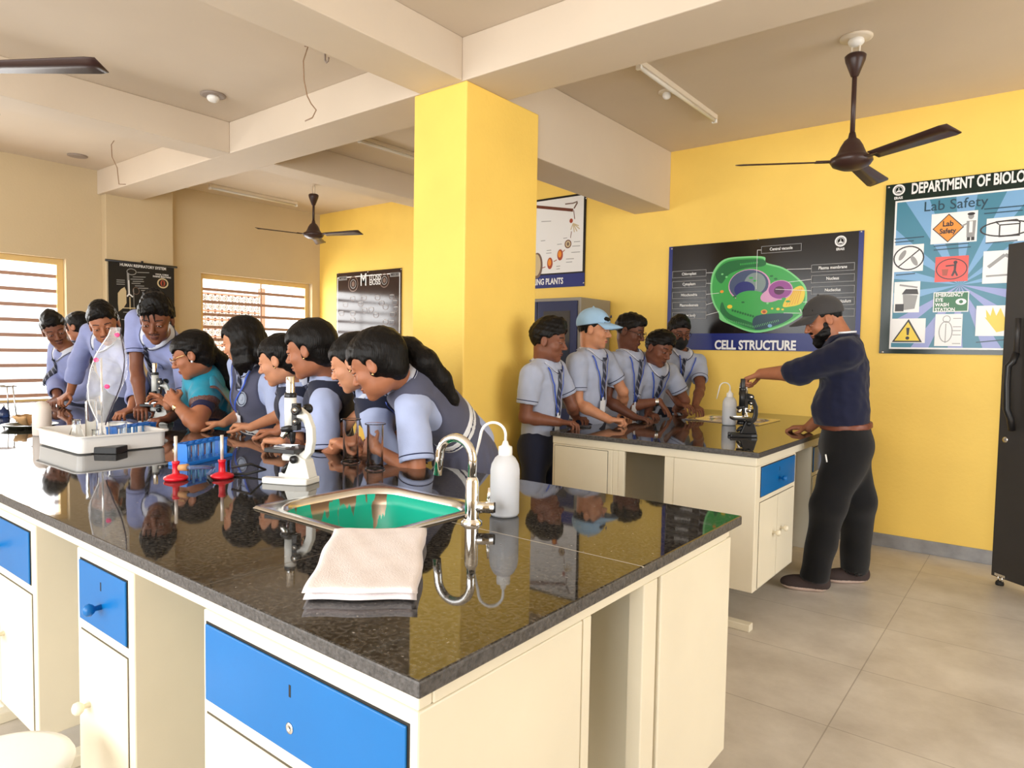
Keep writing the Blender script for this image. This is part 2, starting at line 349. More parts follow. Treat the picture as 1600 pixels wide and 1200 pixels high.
unit_cab('cream end cabinet of the near bench, plain side towards the aisle', (-1.30, 1.52, BB), (XE, 1.985, ZC), '+y', None, [(-1.28, -.74, BB+.01, .84, None)])
unit_cab('cream cabinet of near bench behind the leaning girls, hidden mostly', (-2.99, 1.52, BB), (-1.88, 1.985, ZC), '+y', None, [(-2.97, -1.89, BB+.01, .84, None)])
def frame(label, rails, legs, feet):
    t = empty('laboratory_bench', tuple((V(rails[0][0])+V(rails[0][1]))/2*V(1,1,0)), label, 'bench')
    mb = MB()
    for lo, hi in rails: mb.box(lo, hi, c=.003)
    mb.build('top_rail', M_enam, t)
    for lo, hi in legs: MB().box(lo, hi, c=.003).build('leg', M_enam, t)
    for lo, hi in feet: MB().box(lo, hi, c=.004).build('foot_bar', M_enam, t)
frame('cream steel underframe and foot bars carrying the near bench', [((-6.4, F0+.002, ZT-.03), (XE-.001, F0+.032, ZT)), ((-6.4, 1.95, ZT-.03), (-.72, 1.98, ZT)), ((XE-.03, F0+.033, ZT-.03), (XE+.0005, 1.949, ZT))],
  [((x, 1.165, .0), (x+.04, 1.195, ZT-.031)) for x in (-.757, -2.0, -3.05, -4.4, -6.0)]+[((x, 1.43, .0), (x+.04, 1.50, ZT-.031)) for x in (-.757, -2.0, -3.05, -4.4, -6.0)],
  [((x, .76, 0), (x+.06, 1.16, .04)) for x in (-2.55, -3.05, -6.0)]+[((-3.9, .80, .0), (-3.06, .86, .035))])
X2, XF, Z0 = -2.345, -1.106, 3.368               # bench at the yellow wall
slab('worktop', X2, -1.09, Z0, WY, (-2.04, -1.54, 4.68, 5.14), 'black granite worktop of the bench that meets the yellow wall')
unit_cab('cream cabinet with blue drawer and double doors facing the bearded man', (-1.545, 3.386, BB), (XF, 4.06, ZC-.015), '+x', (3.455, 4.03, .70, .85), [(3.45, 3.735, BB+.01, .67, .78), (3.742, 4.03, BB+.01, .67, .22)])
unit_cab('cream cabinet with blue drawer half hidden behind bearded man', (-1.545, 4.40, BB), (XF, 5.06, ZC-.015), '+x', (4.43, 5.03, .70, .85), [(4.43, 4.725, BB+.01, .67, .78), (4.735, 5.03, BB+.01, .67, .22)])
unit_cab('plain cream cabinet panel in front of the nearest boy in grey shirt', (X2+.012, 3.386, BB), (-1.92, 4.5, ZC-.015), '-y', None, [(X2+.03, -1.95, BB+.02, .85, None)])
frame('cream steel underframe and low foot bar of bench at the yellow wall', [((X2+.01, 3.387, ZT-.045), (XF-.001, 3.42, ZT)), ((XF-.04, 3.421, ZT-.045), (XF+.0005, 5.66, ZT)), ((X2+.01, 3.421, ZT-.045), (X2+.04, 5.66, ZT))],
  [((-1.919, 3.389, .0), (-1.885, 3.43, ZT-.046)), ((-1.60, 3.389, BB), (-1.546, 3.43, ZT-.046)), ((-1.884, 3.389, BB), (-1.845, 3.41, ZT-.046)), ((-1.62, 3.49, .0), (-1.57, 3.54, BB)), ((-1.6, 5.3, .0), (-1.55, 5.35, ZT-.046)), ((-2.3, 5.3, 0), (-2.25, 5.35, ZT-.046))],
  [((-2.25, 3.435, .0), (-1.13, 3.488, .038))])
# ------------------------------------------------------------------ smooth solid modelling for bodies, hair and cloth
class Field:
    """signed distances on a grid; solids blend where they meet and one closed skin is drawn round them"""
    def __init__(s, lo, hi, h):
        s.lo = V(lo); s.h = h; s.n = np.maximum(np.ceil((V(hi)-s.lo)/h).astype(int)+1, 4); s.d = np.full(s.n, .05, np.float32)
    def sub(s, lo, hi):
        a = np.clip(np.floor((lo-s.lo)/s.h).astype(int), 0, s.n); b = np.clip(np.ceil((hi-s.lo)/s.h).astype(int)+1, 0, s.n)
        if np.any(b <= a): return None, None
        ax = [((s.lo[i]+s.h*np.arange(a[i], b[i])).astype(np.float32)) for i in range(3)]
        return (slice(a[0], b[0]), slice(a[1], b[1]), slice(a[2], b[2])), np.meshgrid(*ax, indexing='ij', sparse=True)
    def put(s, lo, hi, fn, k=.012, op='u', pad=.045):
        sl, P = s.sub(np.minimum(lo, hi)-pad, np.maximum(lo, hi)+pad)
        if sl is None: return s
        q = fn(P).astype(np.float32); d = s.d[sl]
        if op == 'u':
            e = np.maximum(k-np.abs(d-q), 0)/k; s.d[sl] = np.minimum(d, q)-e*e*k*.25
        elif op == 's':
            q = -q; e = np.maximum(k-np.abs(d-q), 0)/k; s.d[sl] = np.maximum(d, q)+e*e*k*.25
        return s
    def cone(s, a, b, ra, rb=None, k=.012, op='u', flat=None):
        """capsule from a to b; flat = (direction, factor) squeezes its section along direction"""
        rb = ra if rb is None else rb; a = V(a); b = V(b); r = max(ra, rb); ab = b-a; L2 = max(float(ab@ab), 1e-9)
        def fn(P):
            X = [P[i]-a[i] for i in range(3)]
            t = np.clip((X[0]*ab[0]+X[1]*ab[1]+X[2]*ab[2])/L2, 0, 1); X = [X[i]-t*ab[i] for i in range(3)]
            q = X[0]**2+X[1]**2+X[2]**2
            if flat is not None:
                f = unit(flat[0]); c = X[0]*f[0]+X[1]*f[1]+X[2]*f[2]; q = q+c*c*(1/flat[1]**2-1)
                return (np.sqrt(q)-(ra+(rb-ra)*t))*(.55+.45*flat[1])
            return np.sqrt(q)-(ra+(rb-ra)*t)
        return s.put(np.minimum(a, b)-r, np.maximum(a, b)+r, fn, k, op)
    def chain(s, pts, rs, k=.012, flat=None):
        for i in range(len(pts)-1): s.cone(pts[i], pts[i+1], rs[i], rs[i+1], k, flat=flat)
        return s
    def ell(s, c, r, F=None, k=.012, op='u', cut=None):
        c = V(c); F = np.eye(3) if F is None else F; rr = max(r)
        def fn(P):
            X = [P[i]-c[i] for i in range(3)]; L = [X[0]*F[j][0]+X[1]*F[j][1]+X[2]*F[j][2] for j in range(3)]
            k0 = np.sqrt((L[0]/r[0])**2+(L[1]/r[1])**2+(L[2]/r[2])**2); k1 = np.sqrt((L[0]/r[0]**2)**2+(L[1]/r[1]**2)**2+(L[2]/r[2]**2)**2)
            q = k0*(k0-1)/np.maximum(k1, 1e-4)
            if cut is not None:
                for (n, o) in cut: q = np.maximum(q, n[0]*L[0]+n[1]*L[1]+n[2]*L[2]-o)
            return q
        return s.put(c-rr, c+rr, fn, k, op)
    def plane(s, c, n):
        """keeps only what lies behind the plane through c with outward normal n"""
        sl, P = s.sub(s.lo, s.lo+s.h*s.n); n = unit(n); s.d = np.maximum(s.d, ((P[0]-c[0])*n[0]+(P[1]-c[1])*n[1]+(P[2]-c[2])*n[2]).astype(np.float32)); return s
    def ragged(s, c, n, amp=.007, seed=0):
        """a plane cut with an uneven edge (a hairline)"""
        sl, P = s.sub(s.lo, s.lo+s.h*s.n); n = unit(n); rg = np.random.RandomState(seed); w_ = 0
        for i in range(4): v = unit(rg.randn(3)); w_ = w_+np.sin((P[0]*v[0]+P[1]*v[1]+P[2]*v[2])*(90+80*i)+rg.rand()*6.28)
        s.d = np.maximum(s.d, ((P[0]-c[0])*n[0]+(P[1]-c[1])*n[1]+(P[2]-c[2])*n[2]+amp*.4*w_).astype(np.float32)); return s
    def both(s, other, off=0., neg=False):
        s.d = np.maximum(s.d, (-other.d if neg else other.d)+np.float32(off)); return s
    def ripple(s, amp, freq, axis=None, seed=0):
        """folds: a small uneven displacement of the surface"""
        sl, P = s.sub(s.lo, s.lo+s.h*s.n); rg = np.random.RandomState(seed); w_ = 0
        for i in range(5):
            v = unit(rg.randn(3)) if axis is None else unit(V(axis)+.35*rg.randn(3))
            f = freq*(.6+.9*rg.rand()); w_ = w_+np.sin((P[0]*v[0]+P[1]*v[1]+P[2]*v[2])*f+rg.rand()*6.28)/(1+.4*i)
        s.d = s.d+(amp*w_/2.2).astype(np.float32); return s
    def mesh(s):
        d = s.d; d[0] = d[-1] = .05; d[:, 0] = d[:, -1] = .05; d[:, :, 0] = d[:, :, -1] = .05
        ins = d < 0; n = s.n-1
        c = ins[:-1,:-1,:-1].astype(np.int8)
        cnt = np.zeros(n, np.int8)
        for i in (0, 1):
            for j in (0, 1):
                for k in (0, 1): cnt += ins[i:i+n[0], j:j+n[1], k:k+n[2]]
        act = np.argwhere((cnt > 0) & (cnt < 8)); idx = np.full(n, -1, np.int32); idx[act[:,0], act[:,1], act[:,2]] = np.arange(len(act))
        acc = np.zeros((len(act), 3)); num = np.zeros(len(act)); C = [(i,j,k) for i in (0,1) for j in (0,1) for k in (0,1)]
        for a in C:
            for ax in range(3):
                if a[ax]: continue
                b = list(a); b[ax] = 1
                da = d[act[:,0]+a[0], act[:,1]+a[1], act[:,2]+a[2]]; db = d[act[:,0]+b[0], act[:,1]+b[1], act[:,2]+b[2]]
                m = (da < 0) != (db < 0); t = np.where(m, da/np.where(m, da-db, 1), 0)
                p = np.tile(V(a), (len(act), 1)); p[:, ax] += t; acc[m] += p[m]; num += m
        vs = s.lo+(act+acc/num[:, None])*s.h; F = []
        for ax in range(3):
            u, v_ = [(1,2),(2,0),(0,1)][ax]; sl0 = [slice(None)]*3; sl1 = [slice(None)]*3; sl0[ax] = slice(0, -1); sl1[ax] = slice(1, None)
            A = ins[tuple(sl0)]; Bq = ins[tuple(sl1)]; e = np.argwhere(A != Bq)
            e = e[(e[:, u] > 0) & (e[:, v_] > 0) & (e[:, u] < s.n[u]-1) & (e[:, v_] < s.n[v_]-1)]
            fl = A[e[:,0], e[:,1], e[:,2]]
            q = []
            for (du, dv) in ((-1,-1),(0,-1),(0,0),(-1,0)):
                g = e.copy(); g[:, u] += du; g[:, v_] += dv; q.append(idx[g[:,0], g[:,1], g[:,2]])
            q = np.stack(q, 1); q[~fl] = q[~fl][:, ::-1]; F.append(q)
        return vs, np.concatenate(F)
    def build(s, name, mats, parent=None, paint=None, smooth=1, keep=True):
        vs, F = s.mesh()
        for _ in range(smooth):                     # one light relaxation takes the grid's steps away
            A = np.zeros_like(vs); N = np.zeros(len(vs))
            for i in range(4):
                np.add.at(A, F[:, i], vs[F[:, (i+1) % 4]]+vs[F[:, (i+3) % 4]]); np.add.at(N, F[:, i], 2)
            vs = vs*.5+.5*A/np.maximum(N, 1)[:, None]
        me = bpy.data.meshes.new(name); me.vertices.add(len(vs)); me.vertices.foreach_set('co', vs.astype(np.float32).ravel())
        me.loops.add(len(F)*4); me.loops.foreach_set('vertex_index', F.astype(np.int32).ravel()); me.polygons.add(len(F))
        me.polygons.foreach_set('loop_start', np.arange(0, len(F)*4, 4, dtype=np.int32))
        me.polygons.foreach_set('use_smooth', np.ones(len(F), bool))
        for m in (mats if isinstance(mats, (list, tuple)) else [mats]): me.materials.append(m)
        if paint is not None: me.polygons.foreach_set('material_index', paint(vs[F].mean(1)).astype(np.int32))
        me.update(calc_edges=True); o = bpy.data.objects.new(name, me); COL.objects.link(o)
        if parent is not None:
            o.parent = parent
            if parent.type == 'EMPTY': o.matrix_parent_inverse = Matrix.Translation(-parent.location)
        return o
# ------------------------------------------------------------------ people
def skin_mat(name, col): return mat('skin_'+name, srgb(*col), .48, noise=.07, nscale=30, bump=.05, bscale=160, spec=.4, sss=.12)
SKIN = {'tan': skin_mat('tan', (196, 138, 104)), 'brown': skin_mat('brown', (164, 106, 76)), 'deep': skin_mat('deep', (122, 76, 56)), 'dark': skin_mat('dark', (104, 64, 48))}
LIP = {'tan': (170, 96, 84), 'brown': (134, 78, 66), 'deep': (100, 58, 50), 'dark': (86, 50, 44)}
def hair_mat():
    m = bpy.data.materials.new('black_hair'); m.use_nodes = True; t = m.node_tree; b = t.nodes['Principled BSDF']; L = t.links.new
    tc = t.nodes.new('ShaderNodeTexCoord'); mp = t.nodes.new('ShaderNodeMapping'); mp.inputs['Scale'].default_value = (260, 260, 26); L(tc.outputs['Object'], mp.inputs['Vector'])
    n = t.nodes.new('ShaderNodeTexNoise'); n.inputs['Scale'].default_value = 1; n.inputs['Detail'].default_value = 3; L(mp.outputs['Vector'], n.inputs['Vector'])
    r = t.nodes.new('ShaderNodeValToRGB'); r.color_ramp.elements[0].color = (.0022, .002, .002, 1); r.color_ramp.elements[1].color = (.011, .009, .008, 1); L(n.outputs['Fac'], r.inputs['Fac']); L(r.outputs['Color'], b.inputs['Base Color'])
    bp = t.nodes.new('ShaderNodeBump'); bp.inputs['Strength'].default_value = .5; bp.inputs['Distance'].default_value = .006; L(n.outputs['Fac'], bp.inputs['Height']); L(bp.outputs['Normal'], b.inputs['Normal'])
    b.inputs['Roughness'].default_value = .38; b.inputs['Specular IOR Level'].default_value = .14; return m
M_hair = hair_mat()
def cloth(name, col, rough=.85, noise=.06, bump=.25, bscale=420): return mat(name, srgb(*col), rough, noise=noise, nscale=14, bump=bump, bscale=bscale, sheen=.15, spec=.25)
M_shirt = cloth('pale_blue_grey_shirting', (170, 178, 200)); M_shirtb = cloth('lavender_blue_shirting', (142, 150, 194)); M_collar = cloth('pale_collar', (208, 212, 226)); M_shirtw = cloth('sky_blue_blouse', (166, 178, 212))
M_navy = cloth('navy_trousers', (34, 38, 58)); M_blk = cloth('black_trousers', (13, 13, 16)); M_nshirt = cloth('navy_shirt', (19, 23, 48)); M_vest = cloth('slate_pinafore', (82, 84, 104)); M_vestd = cloth('dark_navy_pinafore', (34, 38, 56))
M_pipe = cloth('navy_piping', (28, 34, 70)); M_wband = cloth('white_band', (226, 228, 232)); M_lany = mat('blue_lanyard', srgb(46, 84, 190), .4, spec=.5); M_badge = mat('white_badge', srgb(232, 234, 240), .3)
M_eyew = mat('eye_white', (.72, .68, .64), .25); M_iris = mat('dark_iris', (.012, .008, .006), .1)
M_rim = mat('black_rim', (.012, .011, .012), .3); M_gold = mat('gold', (.8, .55, .25), .25, 1.)
def tie_mat():
    m = bpy.data.materials.new('striped_tie'); m.use_nodes = True; t = m.node_tree; b = t.nodes['Principled BSDF']; L = t.links.new
    tc = t.nodes.new('ShaderNodeTexCoord'); wv = t.nodes.new('ShaderNodeTexWave'); wv.inputs['Scale'].default_value = 11; wv.bands_direction = 'DIAGONAL'; L(tc.outputs['Object'], wv.inputs['Vector'])
    r = t.nodes.new('ShaderNodeValToRGB'); e = r.color_ramp.elements; e[0].position = .80; e[0].color = (*srgb(30, 34, 52), 1); e[1].position = .9; e[1].color = (*srgb(120, 122, 140), 1); L(wv.outputs['Color'], r.inputs['Fac']); L(r.outputs['Color'], b.inputs['Base Color']); b.inputs['Roughness'].default_value = .6; return m
M_tie = tie_mat()

class Person: pass
def frame_of(look, up):
    f = unit(look); u = unit(V(up)-f*np.dot(up, f)); x = np.cross(f, u); return np.array([x, f, u])       # right, forward, up
def hl(p, q, s=None): return p.hc+p.hs*(p.HF[0]*q[0]+p.HF[1]*q[1]+p.HF[2]*q[2])

def head_solid(F, p):
    s = p.hs; H = lambda *q: hl(p, q); E = lambda c, r, k=.02, op='u': F.ell(H(*c), [a*s for a in r], p.HF, k*s, op)
    E((0,-.012,.035), (.074,.095,.082)); E((0,.030,.030), (.064,.056,.060)); E((0,.030,-.030), (.059,.057,.070)); 
    jw = .052 if p.male else .047
    E((0,.026,-.070), (jw,.052,.038)); E((0,.064,-.097), (.021 if p.male else .017,.019,.017))
    for x in (-1, 1):
        E((x*.040,.054,-.028), (.021,.023,.022), .015)
        F.cone(H(x*.013,.082,.023), H(x*.046,.068,.020), .0075*s, .0065*s, .012*s)
        E((x*.031,.096,.005), (.017,.016,.011), .012, 's')
        E((x*.031,.0765,.0065), (.0168,.0146,.0105), .004); E((x*.031,.0750,-.006), (.0150,.0125,.006), .005)
    F.cone(H(0,.083,.010), H(0,.106,-.029), .0065*s, .0110*s, .010*s)
    for x in (-1, 1): E((x*.0115,.094,-.034), (.0085,.011,.0075), .006)
    E((0,.086,-.060), (.021,.0095,.0055), .005); E((0,.084,-.0705), (.018,.0095,.0060), .005)
    for x in (-1, 1):
        E((x*.0755,-.008,-.004), (.0085,.019,.031), .006); E((x*.086,-.003,.0), (.008,.011,.020), .004, 's')

def hand_solid(F, p, W, D, Nn, right, curl=.35, spread=1., thumb=.6, sz=1.):
    """palm, four unequal fingers and a thumb; D runs from the wrist to the fingers, Nn points out of the palm"""
    D = unit(D); Nn = unit(V(Nn)-D*np.dot(Nn, D)); S = np.cross(D, Nn)*(1 if right else -1); W = V(W)
    c = curl if isinstance(curl, (list, tuple)) else (curl, curl*1.15, curl*.8)
    offs = (.030, .0100, -.0100, -.029); base = (.086, .091, .087, .077); lens = (.070, .079, .073, .057); tips = []
    for i in range(4):
        b0 = W+D*base[i]*sz+S*offs[i]*sz
        F.cone(W+S*offs[i]*.55*sz+D*.008, b0, .0150*sz, .0118*sz, .010*sz)
        d = unit(D+S*offs[i]*3.2*spread); q = b0; n = Nn; ang = 0
        for j, fr in enumerate((.44, .31, .25)):
            a = c[j]*(1+.08*i); d, n = d*cos(a)+n*sin(a), n*cos(a)-d*sin(a)
            e = q+d*lens[i]*fr*sz; r = (.0090, .0080, .0073, .0066)
            F.cone(q, e, r[j]*sz, r[j+1]*sz, .003); q = e
        tips.append(q)
    t0 = W+D*.026*sz+S*.026*sz; t1 = t0+unit(S*.85+D*.55+Nn*(.2+.5*thumb))*.042*sz; t2 = t1+unit(S*(.65-.7*thumb)+D*.8+Nn*(.1+.4*thumb))*.033*sz; t3 = t2+unit(S*(.35-.9*thumb)+D*.9+Nn*.4*thumb)*.026*sz
    F.cone(t0, t1, .0150*sz, .0108*sz, .010); F.cone(t1, t2, .0103*sz, .0092*sz, .003); F.cone(t2, t3, .0092*sz, .0072*sz, .003)

def sleeve(F, a, b, ra, rb, k=.02, hollow=True):
    a = V(a); b = V(b); d = unit(b-a); L = np.linalg.norm(b-a)
    def fn(P):
        X = [P[i]-a[i] for i in range(3)]; t = X[0]*d[0]+X[1]*d[1]+X[2]*d[2]; tc = np.maximum(t, 0); q = np.sqrt(sum((X[i]-tc*d[i])**2 for i in range(3)))
        q = q-(ra+(rb-ra)*np.clip(t/L, 0, 1)); return np.maximum(q, t-L)
    r = max(ra, rb); F.put(np.minimum(a, b)-r, np.maximum(a, b)+r, fn, k)
    if hollow: F.cone(b-d*.02, b+d*.03, rb-.015, rb-.014, .004, 's')

def torso_solid(F, p, g=0., k=.05, shoulders=True):
    P, N, up, lat, fw, b = p.P, p.N, p.up, p.lat, p.fw, p.b; L = N-P; sw = np.linalg.norm(p.SL-p.SR)/2
    F.cone(P-up*.04, P+L*.42, .158*b+g, .142*b+g, k, flat=(fw, .70)); F.cone(P+L*.42, P+L*.76, .142*b+g, (.150 if p.male else .142)*b+g, k, flat=(fw, .70 if p.male else .76))
    if p.belly: F.ell(P+L*.28+fw*.045, (.15*b+g, .11*b+g, .16+g), np.array([lat, fw, up]), k)
    if not p.male: F.ell(P+L*.60+fw*.055, (.115*b+g, .065+g, .07+g), np.array([lat, fw, up]), .05)
    if shoulders:
        c = P+L*.93
        F.cone(p.SL-lat*.035-up*.01, c, .056+g, .070+g, .05); F.cone(p.SR+lat*.035-up*.01, c, .056+g, .070+g, .05)
        F.cone(P+L*.78, N-up*.062, .135*b+g, .066+g, .05, flat=(fw, .72))

def make_person(label, J, look, up=(0,0,1), skin='brown', male=True, hs=.97, b=1., hands=None, bulk=1., group=None, moustache=False, belly=False, brow=True, extra_body=None, neck_r=.054, gaze=-.5):
    p = Person(); p.male = male; p.b = b; p.belly = belly; p.hs = hs; p.J = J
    for k_, v in J.items(): setattr(p, k_, V(v))
    p.lat = unit(p.SL-p.SR); p.up = unit(p.N-p.P); p.fw = unit(np.cross(p.lat, p.up)); p.lat = unit(np.cross(p.up, p.fw))
    p.hc = V(J['H']); p.HF = frame_of(look, up); p.bulk = bulk
    pts = [p.hc+.155, p.hc-.155, p.N, p.SL, p.SR, p.EL, p.ER, p.WL, p.WR, p.P+(p.N-p.P)*.5]
    for q, W in (('L', p.WL), ('R', p.WR)):
        for d_ in (1, -1): pts.append(W+d_*.10)
        if hands and q in hands: pts.append(W+unit(hands[q]['D'])*.2)
    pts = np.array(pts); F = Field(pts.min(0)-.065, pts.max(0)+.065, .0036)
    nb = hl(p, (0,-.022,-.055)); F.cone(p.N-p.up*.03, nb, neck_r*1.08, neck_r*.98, .03); F.cone(hl(p, (0,-.035,-.02)), p.N-p.up*.02-p.fw*.01, neck_r*.9, neck_r*1.05, .03)
    F.cone(p.SL-p.lat*.03, p.N-p.up*.06, .045, .06, .05); F.cone(p.SR+p.lat*.03, p.N-p.up*.06, .045, .06, .05); F.cone(p.N-p.up*.06, p.P+(p.N-p.P)*.55, .085, .10, .05, flat=(p.fw, .7))
    for S_, E_, W_, q in ((p.SL, p.EL, p.WL, 'L'), (p.SR, p.ER, p.WR, 'R')):
        m = S_+(E_-S_)*.5; F.cone(S_, m, .047*bulk, .046*bulk, .02); F.cone(m, E_, .046*bulk, .037*bulk, .02)
        m2 = E_+(W_-E_)*.3; F.cone(E_, m2, .037*bulk, .040*bulk, .015); F.cone(m2, W_, .040*bulk, .0265*bulk, .015, flat=None)
        h = dict((hands or {}).get(q, {})); D = h.pop('D', W_-E_); Nn = h.pop('N', (0,0,-1)); hand_solid(F, p, W_, D, Nn, q == 'R', **h)
    head_solid(F, p)
    if extra_body: extra_body(F, p)
    A = p.HF
    def paint(c):
        L = (c-p.hc)@A.T/hs; x = np.abs(L[:, 0]); y = L[:, 1]; z = L[:, 2]; m = np.zeros(len(c), int)
        zb = .0285-.10*np.maximum(x-.034, 0)-.03*np.maximum(.03-x, 0)
        if brow: m[(np.abs(z-zb) < .0036-.00005*np.abs(x-.028)*1000*.9) & (x > .013) & (x < .050) & (y > .05)] = 2
        m[(x < .0215-.9*np.abs(z+.0655)) & (z > -.0755) & (z < -.0555) & (y > .078)] = 1
        m[(x < .019) & (np.abs(z+.0652) < .0013) & (y > .078)] = 2
        m[(np.abs(x-.031) < .0155) & (np.abs(z+.0005) < .0017) & (y > .06)] = 2         # lash line
        if moustache: m[(x < .027) & (x > .002) & (z > -.0545) & (z < -.0455) & (y > .078)] = 3
        return m
    o = F.build('person', [SKIN[skin], mat('lips_'+skin, srgb(*LIP[skin]), .45), mat('brow_'+skin, tuple(c*.16 for c in srgb(*LIP[skin])), .7), mat('moustache_'+skin, tuple(c*.38 for c in srgb(*LIP[skin])), .7)], None, paint)
    tag(o, label, 'person', group); p.o = o
    for x in (-1, 1):
        e = MB(); e.ell(hl(p, (x*.031, .0752, .0015)), .0138*hs, A, n=20, m=16); ev = e.build('eye', [M_eyew, M_iris], o, recalc=False)
        gz = unit(A[1]+A[2]*gaze); cc = hl(p, (x*.031, .0752, .0015))
        for f in ev.data.polygons:
            if np.dot(unit(V(f.center)-cc), gz) > .86: f.material_index = 1
    return p

def bvh_of(o):
    me = o.data; return BVHTree.FromPolygons([v.co for v in me.vertices], [f.vertices for f in me.polygons])
def shirt(p, m, sl=.68, sr=None, ra=.068, rb=.066, name='shirt', seed=1, hem=.10, g=.012, cuff=None, amp=.0035, tuck=True):
    lo = np.minimum.reduce([p.P, p.N, p.SL, p.SR, p.EL, p.ER])-.2; hi = np.maximum.reduce([p.P, p.N, p.SL, p.SR, p.EL, p.ER])+.2
    F = Field(lo, hi, .0062); torso_solid(F, p, g); ends = []
    for S_, E_, W_, q in ((p.SL, p.EL, p.WL, 0), (p.SR, p.ER, p.WR, 1)):
        f = (sl, sr if sr is not None else sl)[q]
        if f <= 1: F.cone(S_, S_+(E_-S_)*f*.55, ra, ra+(rb-ra)*.55, .03); ends.append((S_, E_, f*.5, f, ra+(rb-ra)*.5, rb))
        else:
            F.cone(S_, E_, ra, rb*.95, .03); F.cone(E_, E_+(W_-E_)*(f-1)*.8, rb*.95, rb*.9, .03); ends.append((E_, W_, (f-1)*.6, f-1, rb*.93, rb*.88))
    F.ripple(amp, 42, seed=seed); F.ripple(amp*.5, 95, seed=seed+5)
    for S_, E_, f0, f1, r0, r1 in ends: sleeve(F, S_+(E_-S_)*f0, S_+(E_-S_)*f1, r0, r1, .012)
    F.cone(p.N-p.up*.012, p.N+p.up*.12, .060, .068, .01, 's'); F.plane(p.P-p.up*hem, -p.up)
    o = F.build(name, m, p.o); p.shirt = o; p.bvh = bvh_of(o)
    if cuff:
        for S_, E_, f0, f1, r0, r1 in ends:
            d = unit(E_-S_); L = np.linalg.norm(E_-S_); c = S_+d*(L*f1-.022); x = unit(np.cross(d, (0,0,1) if abs(d[2]) < .9 else (1,0,0))); y = np.cross(d, x); r = r1-(r1-r0)*.022/max(L*(f1-f0), .03)
            MB().tube([c+(x*cos(a)+y*sin(a))*(r-.0002) for a in np.linspace(0, 2*pi, 40)[:-1]], .0028, 6, closed=True).build('cuff_piping', M_pipe, o)
    return o
def on_front(p, x, h, off=.006, bvh=None, d=None):
    """a point on the shirt front: x to the wearer's right, h along the trunk from the pelvis (0) to the neck (1)"""
    q = p.P+(p.N-p.P)*h-p.lat*x; d = p.fw if d is None else d
    hit = (bvh or p.bvh).ray_cast(Vector(q+d*.5), Vector(-d), 1.)
    if hit[0] is None: return q+d*.1
    return V(hit[0])+d*off
def collar(p, m, pipe=True, drop=.055, size=1., name='collar'):
    ax = unit(p.hc-p.N)*.35+p.up*.65; ax = unit(ax); fw = unit(p.fw-ax*np.dot(p.fw, ax)); lt = np.cross(ax, fw)*-1; T = []; Bt = []; n = 28; C = p.N+p.up*.0
    for i in range(n+1):
        th = pi*(2*i/n-1)*.955+pi; d = fw*cos(th)*1.05+lt*sin(th); fr = max(0, cos(th))
        T.append(C+ax*(.048-.030*fr**2)+d*(.062+.004*fr)*size); q = C+ax*(.008-drop*fr**3)+d*(.088+.012*fr)*size
        near = p.bvh.find_nearest(Vector(q)); Bt.append(V(near[0])+V(near[1])*.006 if near[0] is not None and near[3] < .05 else q)
    mb = MB(); mb.strip(T, Bt); 
    if pipe: mb.strip([b+(t-b)*.17+.0025*unit(b-C) for t, b in zip(T, Bt)], [b+(t-b)*.06+.0025*unit(b-C) for t, b in zip(T, Bt)], 1)
    return mb.build(name, [m, M_pipe], p.o, thick=.004)
def tie(p, L=.62, x=0., wide=.031, m=None):
    n = 22; A = []; C_ = []; D_ = []
    for i in range(n+1):
        f = i/n; h = .965-L*f*.98; wd = .017-.006*min(1, f/.06) if f < .06 else (.011+(wide-.011)*min(1, (f-.06)/.8)); 
        if f > .96: wd *= .1+.9*(1-f)/.04
        A.append(on_front(p, x-wd, h, .008)); C_.append(on_front(p, x, h, .014 if f > .06 else .02)); D_.append(on_front(p, x+wd, h, .008))
    mb = MB(); mb.strip(A, C_); mb.strip(C_, D_); return mb.build('tie', m or M_tie, p.o, thick=.003)
def lanyard(p, bottom=.42, x=0., badge=True, wd=.007, m=None):
    mb = MB(); n = 14
    for s in (-1, 1):
        Lf, Rt = [], []
        for i in range(n+1):
            f = i/n; xx = x+s*(.075*(1-f)**1.1+.004); h = 1.0-(1.0-bottom)*f; a = on_front(p, xx-wd*.7, h, .013); c = on_front(p, xx+wd*.7, h, .013); Lf.append(a); Rt.append(c)
        mb.strip(Lf, Rt)
    o = mb.build('lanyard', m or M_lany, p.o, thick=.0015)
    if badge:
        c = on_front(p, x, bottom-.12, .020); k = MB(); k.obox(c, (p.lat, p.up, p.fw), (.029, .045, .002)); k.obox(c+p.up*.055, (p.lat, p.up, p.fw), (.006, .012, .003)); k.build('badge', M_badge, o)
    return o
